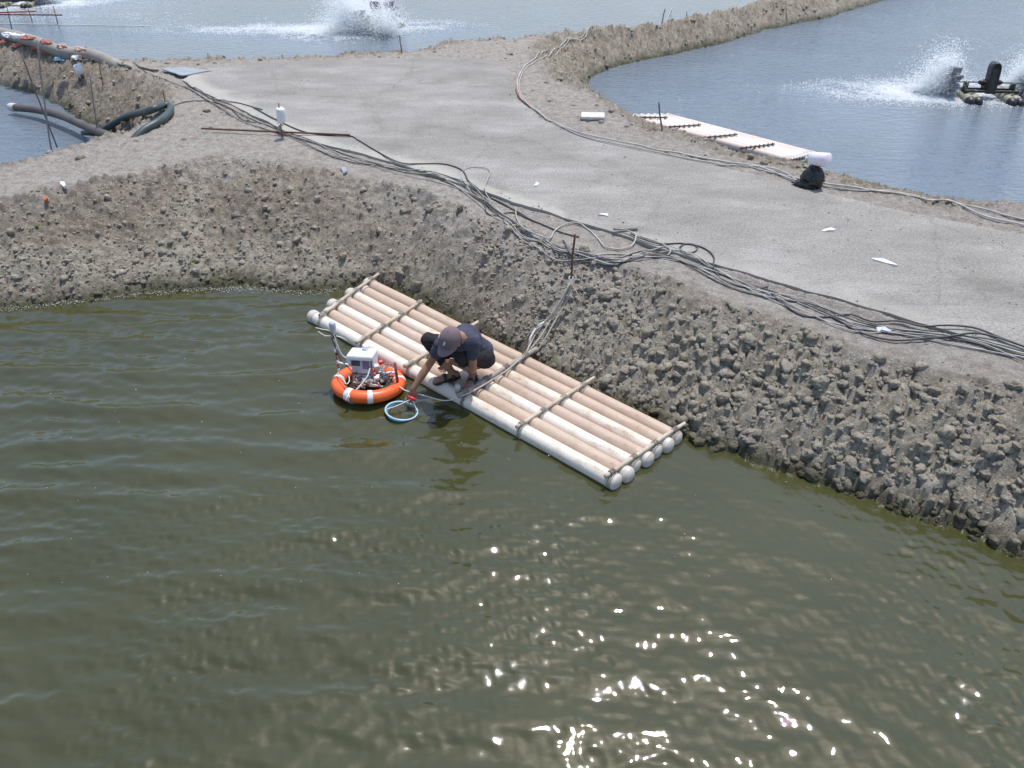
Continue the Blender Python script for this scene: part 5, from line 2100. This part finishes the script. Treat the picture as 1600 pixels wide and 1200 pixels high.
for ai, (ao, out, lab) in enumerate(((aer, (-.25, .95), 'right pond'), (aer2, (-.96, .05), 'middle of the far pond'), (aer3, (.3, .9), 'top left corner'))):
    Mx = Matrix.Translation(ao.location) @ Matrix.Rotation(ao.rotation_euler.z, 4, 'Z')
    Ps, Fs = [], []
    for sx in (-1, 1):
        c = Mx @ Vector((sx * .74, .05, .1))
        o_ = out if ai else ((-.45, .5) if sx < 0 else (.25, .6))
        Ps.append(plume(c, o_, 10000, 1.0 if ai == 0 else 1.15, .42, .22))
        Ps.append(plume(c, o_, 9000, .6, .45, .32))
        cf = (c.x + o_[0] * .8, c.y + o_[1] * .5)
        Fs.append(foam_patch(cf, 1.2, .9, 0, 7500, 2.4, ai * 7 + sx))
        if ai == 0:
            Fs.append(foam_patch((c.x + (-1.0 if sx < 0 else .6), c.y + .15), 1.5, .75, -.15, 9000, 2.2, 30 + sx))
            Fs.append(foam_patch((c.x - .1, c.y - .35), .8, .35, 0, 1300, 3, 50 + sx))
    if ai == 1:
        Fs.append(foam_patch((ap2[0] - 2.3, ap2[1] - .1), 3.2, .7, .02, 11000, 1.4, 70))
        Fs.append(foam_patch((ap2[0] + 1.1, ap2[1] + .3), 1.6, .7, .1, 2600, 1.8, 71))
    if ai == 2:
        q = un(70, 7, 0)
        Fs.append(foam_patch((q[0], q[1]), 3.6, 1.2, .35, 5000, 1.2, 72))
        q = un(5, 9, 0)
        Fs.append(foam_patch((q[0], q[1]), 2.5, .8, .1, 3000, 1.4, 73))
        q = un(150, 26, 0)
        Fs.append(foam_patch((q[0], q[1]), 4.2, 1.0, -.05, 800, 1.2, 74))
    P = np.concatenate(Ps)
    if ai == 1:
        for cx_, cy_, h_ in ((-.1, -.7, 1.0), (-.5, .1, 1.2), (.5, -.9, .8)):
            P = np.concatenate([P, plume((ap2[0] + cx_, ap2[1] + cy_), (-.3, -.1), 10000, h_, .35, .38)])
    droplets('water_splash', P, .008 + .016 * rng.beta(1, 4, len(P)), M['spray'], 'white spray thrown up by the aerator in the ' + lab)
    Q = np.concatenate(Fs)
    droplets('water_foam', Q, .008 + .022 * rng.beta(1, 3, len(Q)), M['spray'], 'white foam spreading on the water round the aerator in the ' + lab)

# pale scum where the water laps the near bank
seg = path_smooth([(p[0], p[1], 0) for p in shoreN], .01)
seg = np.array(seg)
seg = seg[(seg[:, 0] > -7.5) & (seg[:, 0] < 5.2)]
tq = np.gradient(seg[:, :2], axis=0)
nq = np.stack([tq[:, 1], -tq[:, 0]], 1)
nq /= np.linalg.norm(nq, axis=1)[:, None] + 1e-9
seg = seg[seg[:, 0] < -1.6]
ii = rng.integers(0, len(seg), 2600)
xx = seg[ii, 0] + nq[ii, 0] * rng.normal(.02, .05, len(ii))
yy = seg[ii, 1] + nq[ii, 1] * rng.normal(.02, .05, len(ii))
kk = (fbm(xx, yy, 1.3, 501, 3) > -.05 + .3 * rng.normal(0, 1, len(xx)) * .5) & (ground_z(xx, yy) < .03)
xx, yy = xx[kk], yy[kk]
mass('shore_scum', xx, yy, np.full(len(xx), .012), .004 + .008 * rng.beta(1, 4, len(xx)), octs, octf, M['shell'], 0, ground, .3)
xx, yy = rng.uniform(-4.5, 2.5, 80), rng.uniform(3.5, 7.9, 80)
kk = sdist(PN, xx, yy) < -.1
mass('floating_flecks', xx[kk], yy[kk], np.full(kk.sum(), .02), .003 + .004 * rng.beta(1, 3, kk.sum()), octs, octf, M['foam'], 0, ground, .3)

# ================================================================== LITTER
def scrap(px, outline, label, mat='paper', lift=.006):
    p = hit(*px)
    mb = MB()
    P = [Vector(un(px[0] + a, px[1] + b, p[2])) - Vector(p) for a, b in outline]
    n_ = len(P)
    top = [q + Vector((0, 0, lift + .008 * (i % 3))) for i, q in enumerate(P)]
    bot = [q + Vector((0, 0, .002)) for q in P]
    mb.add(top + bot, [tuple(range(n_))] + [(i, i + n_, (i + 1) % n_ + n_, (i + 1) % n_) for i in range(n_)], False)
    o = mb.build('plastic_scrap', M[mat])
    o.location = Vector(p)
    return tag(o, label, 'litter')


scrap((1381, 409), [(-22, -5), (-12, -4), (-2, -3), (10, 0), (22, 7), (16, 7), (6, 3), (-8, 0)], 'long white scrap on the concrete, largest of the litter')
scrap((1294, 360), [(-11, 1), (-4, -1), (4, -2), (12, -1), (8, 1), (0, 2), (-6, 2)], 'small flat white scrap on the right part of the concrete')
scrap((838, 289), [(-5, 2), (-2, 0), (1, -3), (4, -2), (3, 1), (0, 3)], 'tiny white scrap in the middle of the concrete')
scrap((942, 336), [(-8, -1), (0, -1), (8, 0), (8, 2), (1, 1), (-6, 1)], 'thin white scrap at the near concrete edge')
scrap((1380, 518), [(-12, -4), (-2, -5), (2, -2), (13, 2), (6, 4), (-4, 2), (-9, 4)], 'crushed pale grey scrap among the cables at right', 'mat_pale', .02)
0 and scrap((1314, 500 - 14), [(-6, -3), (2, -4), (6, 2), (-2, 4)], 'small pale scrap under the cables at right', lift=.03)
scrap((72, 312), [(-3, -3), (2, -4), (4, 2), (-2, 4)], 'orange scrap under the broken crest at left', 'orange_scrap', .02)
scrap((99, 291), [(-4, -4), (3, -3), (6, 3), (2, 4), (-3, 0)], 'white scrap on the crest at left', lift=.03)
scrap((537, 268), [(-5, -5), (3, -4), (6, 3), (0, 5)], 'bluish film scrap below the cables in the middle', 'mat_grey', .02)


# small weeds on the left bank
def weed(px, label, seed, s=.09):
    p = hit(*px)
    o = empty('weed', p)
    tag(o, label, 'weed')
    rr_ = random.Random(seed)
    mb = MB()
    for k in range(26):
        a, l_ = rr_.uniform(0, 6.28), s * rr_.uniform(.5, 1.2)
        d_ = Vector((math.cos(a), math.sin(a), rr_.uniform(.3, 1.2))).normalized()
        sd = d_.cross(Vector((0, 0, 1))).normalized() * l_ * .14
        b0 = Vector((rr_.uniform(-.05, .05), rr_.uniform(-.03, .03), 0))
        mid, tip = b0 + d_ * l_ * .55, b0 + d_ * l_ + Vector((0, 0, -.25 * l_))
        mb.add([b0, mid + sd, tip, mid - sd, mid + Vector((0, 0, -.004))], [(0, 1, 4), (1, 2, 4), (2, 3, 4), (3, 0, 4), (0, 3, 2, 1)], False)
    mb.build('leaves', M['weed'], o)


weed((304, 408), 'small green weed low on the left bank slope', 1, .07)
weed((54, 353), 'faint green weed higher up the slope at the far left', 2, .07)
weed((110, 166), 'yellow green weed by the waterline of the left pond', 3, .12)
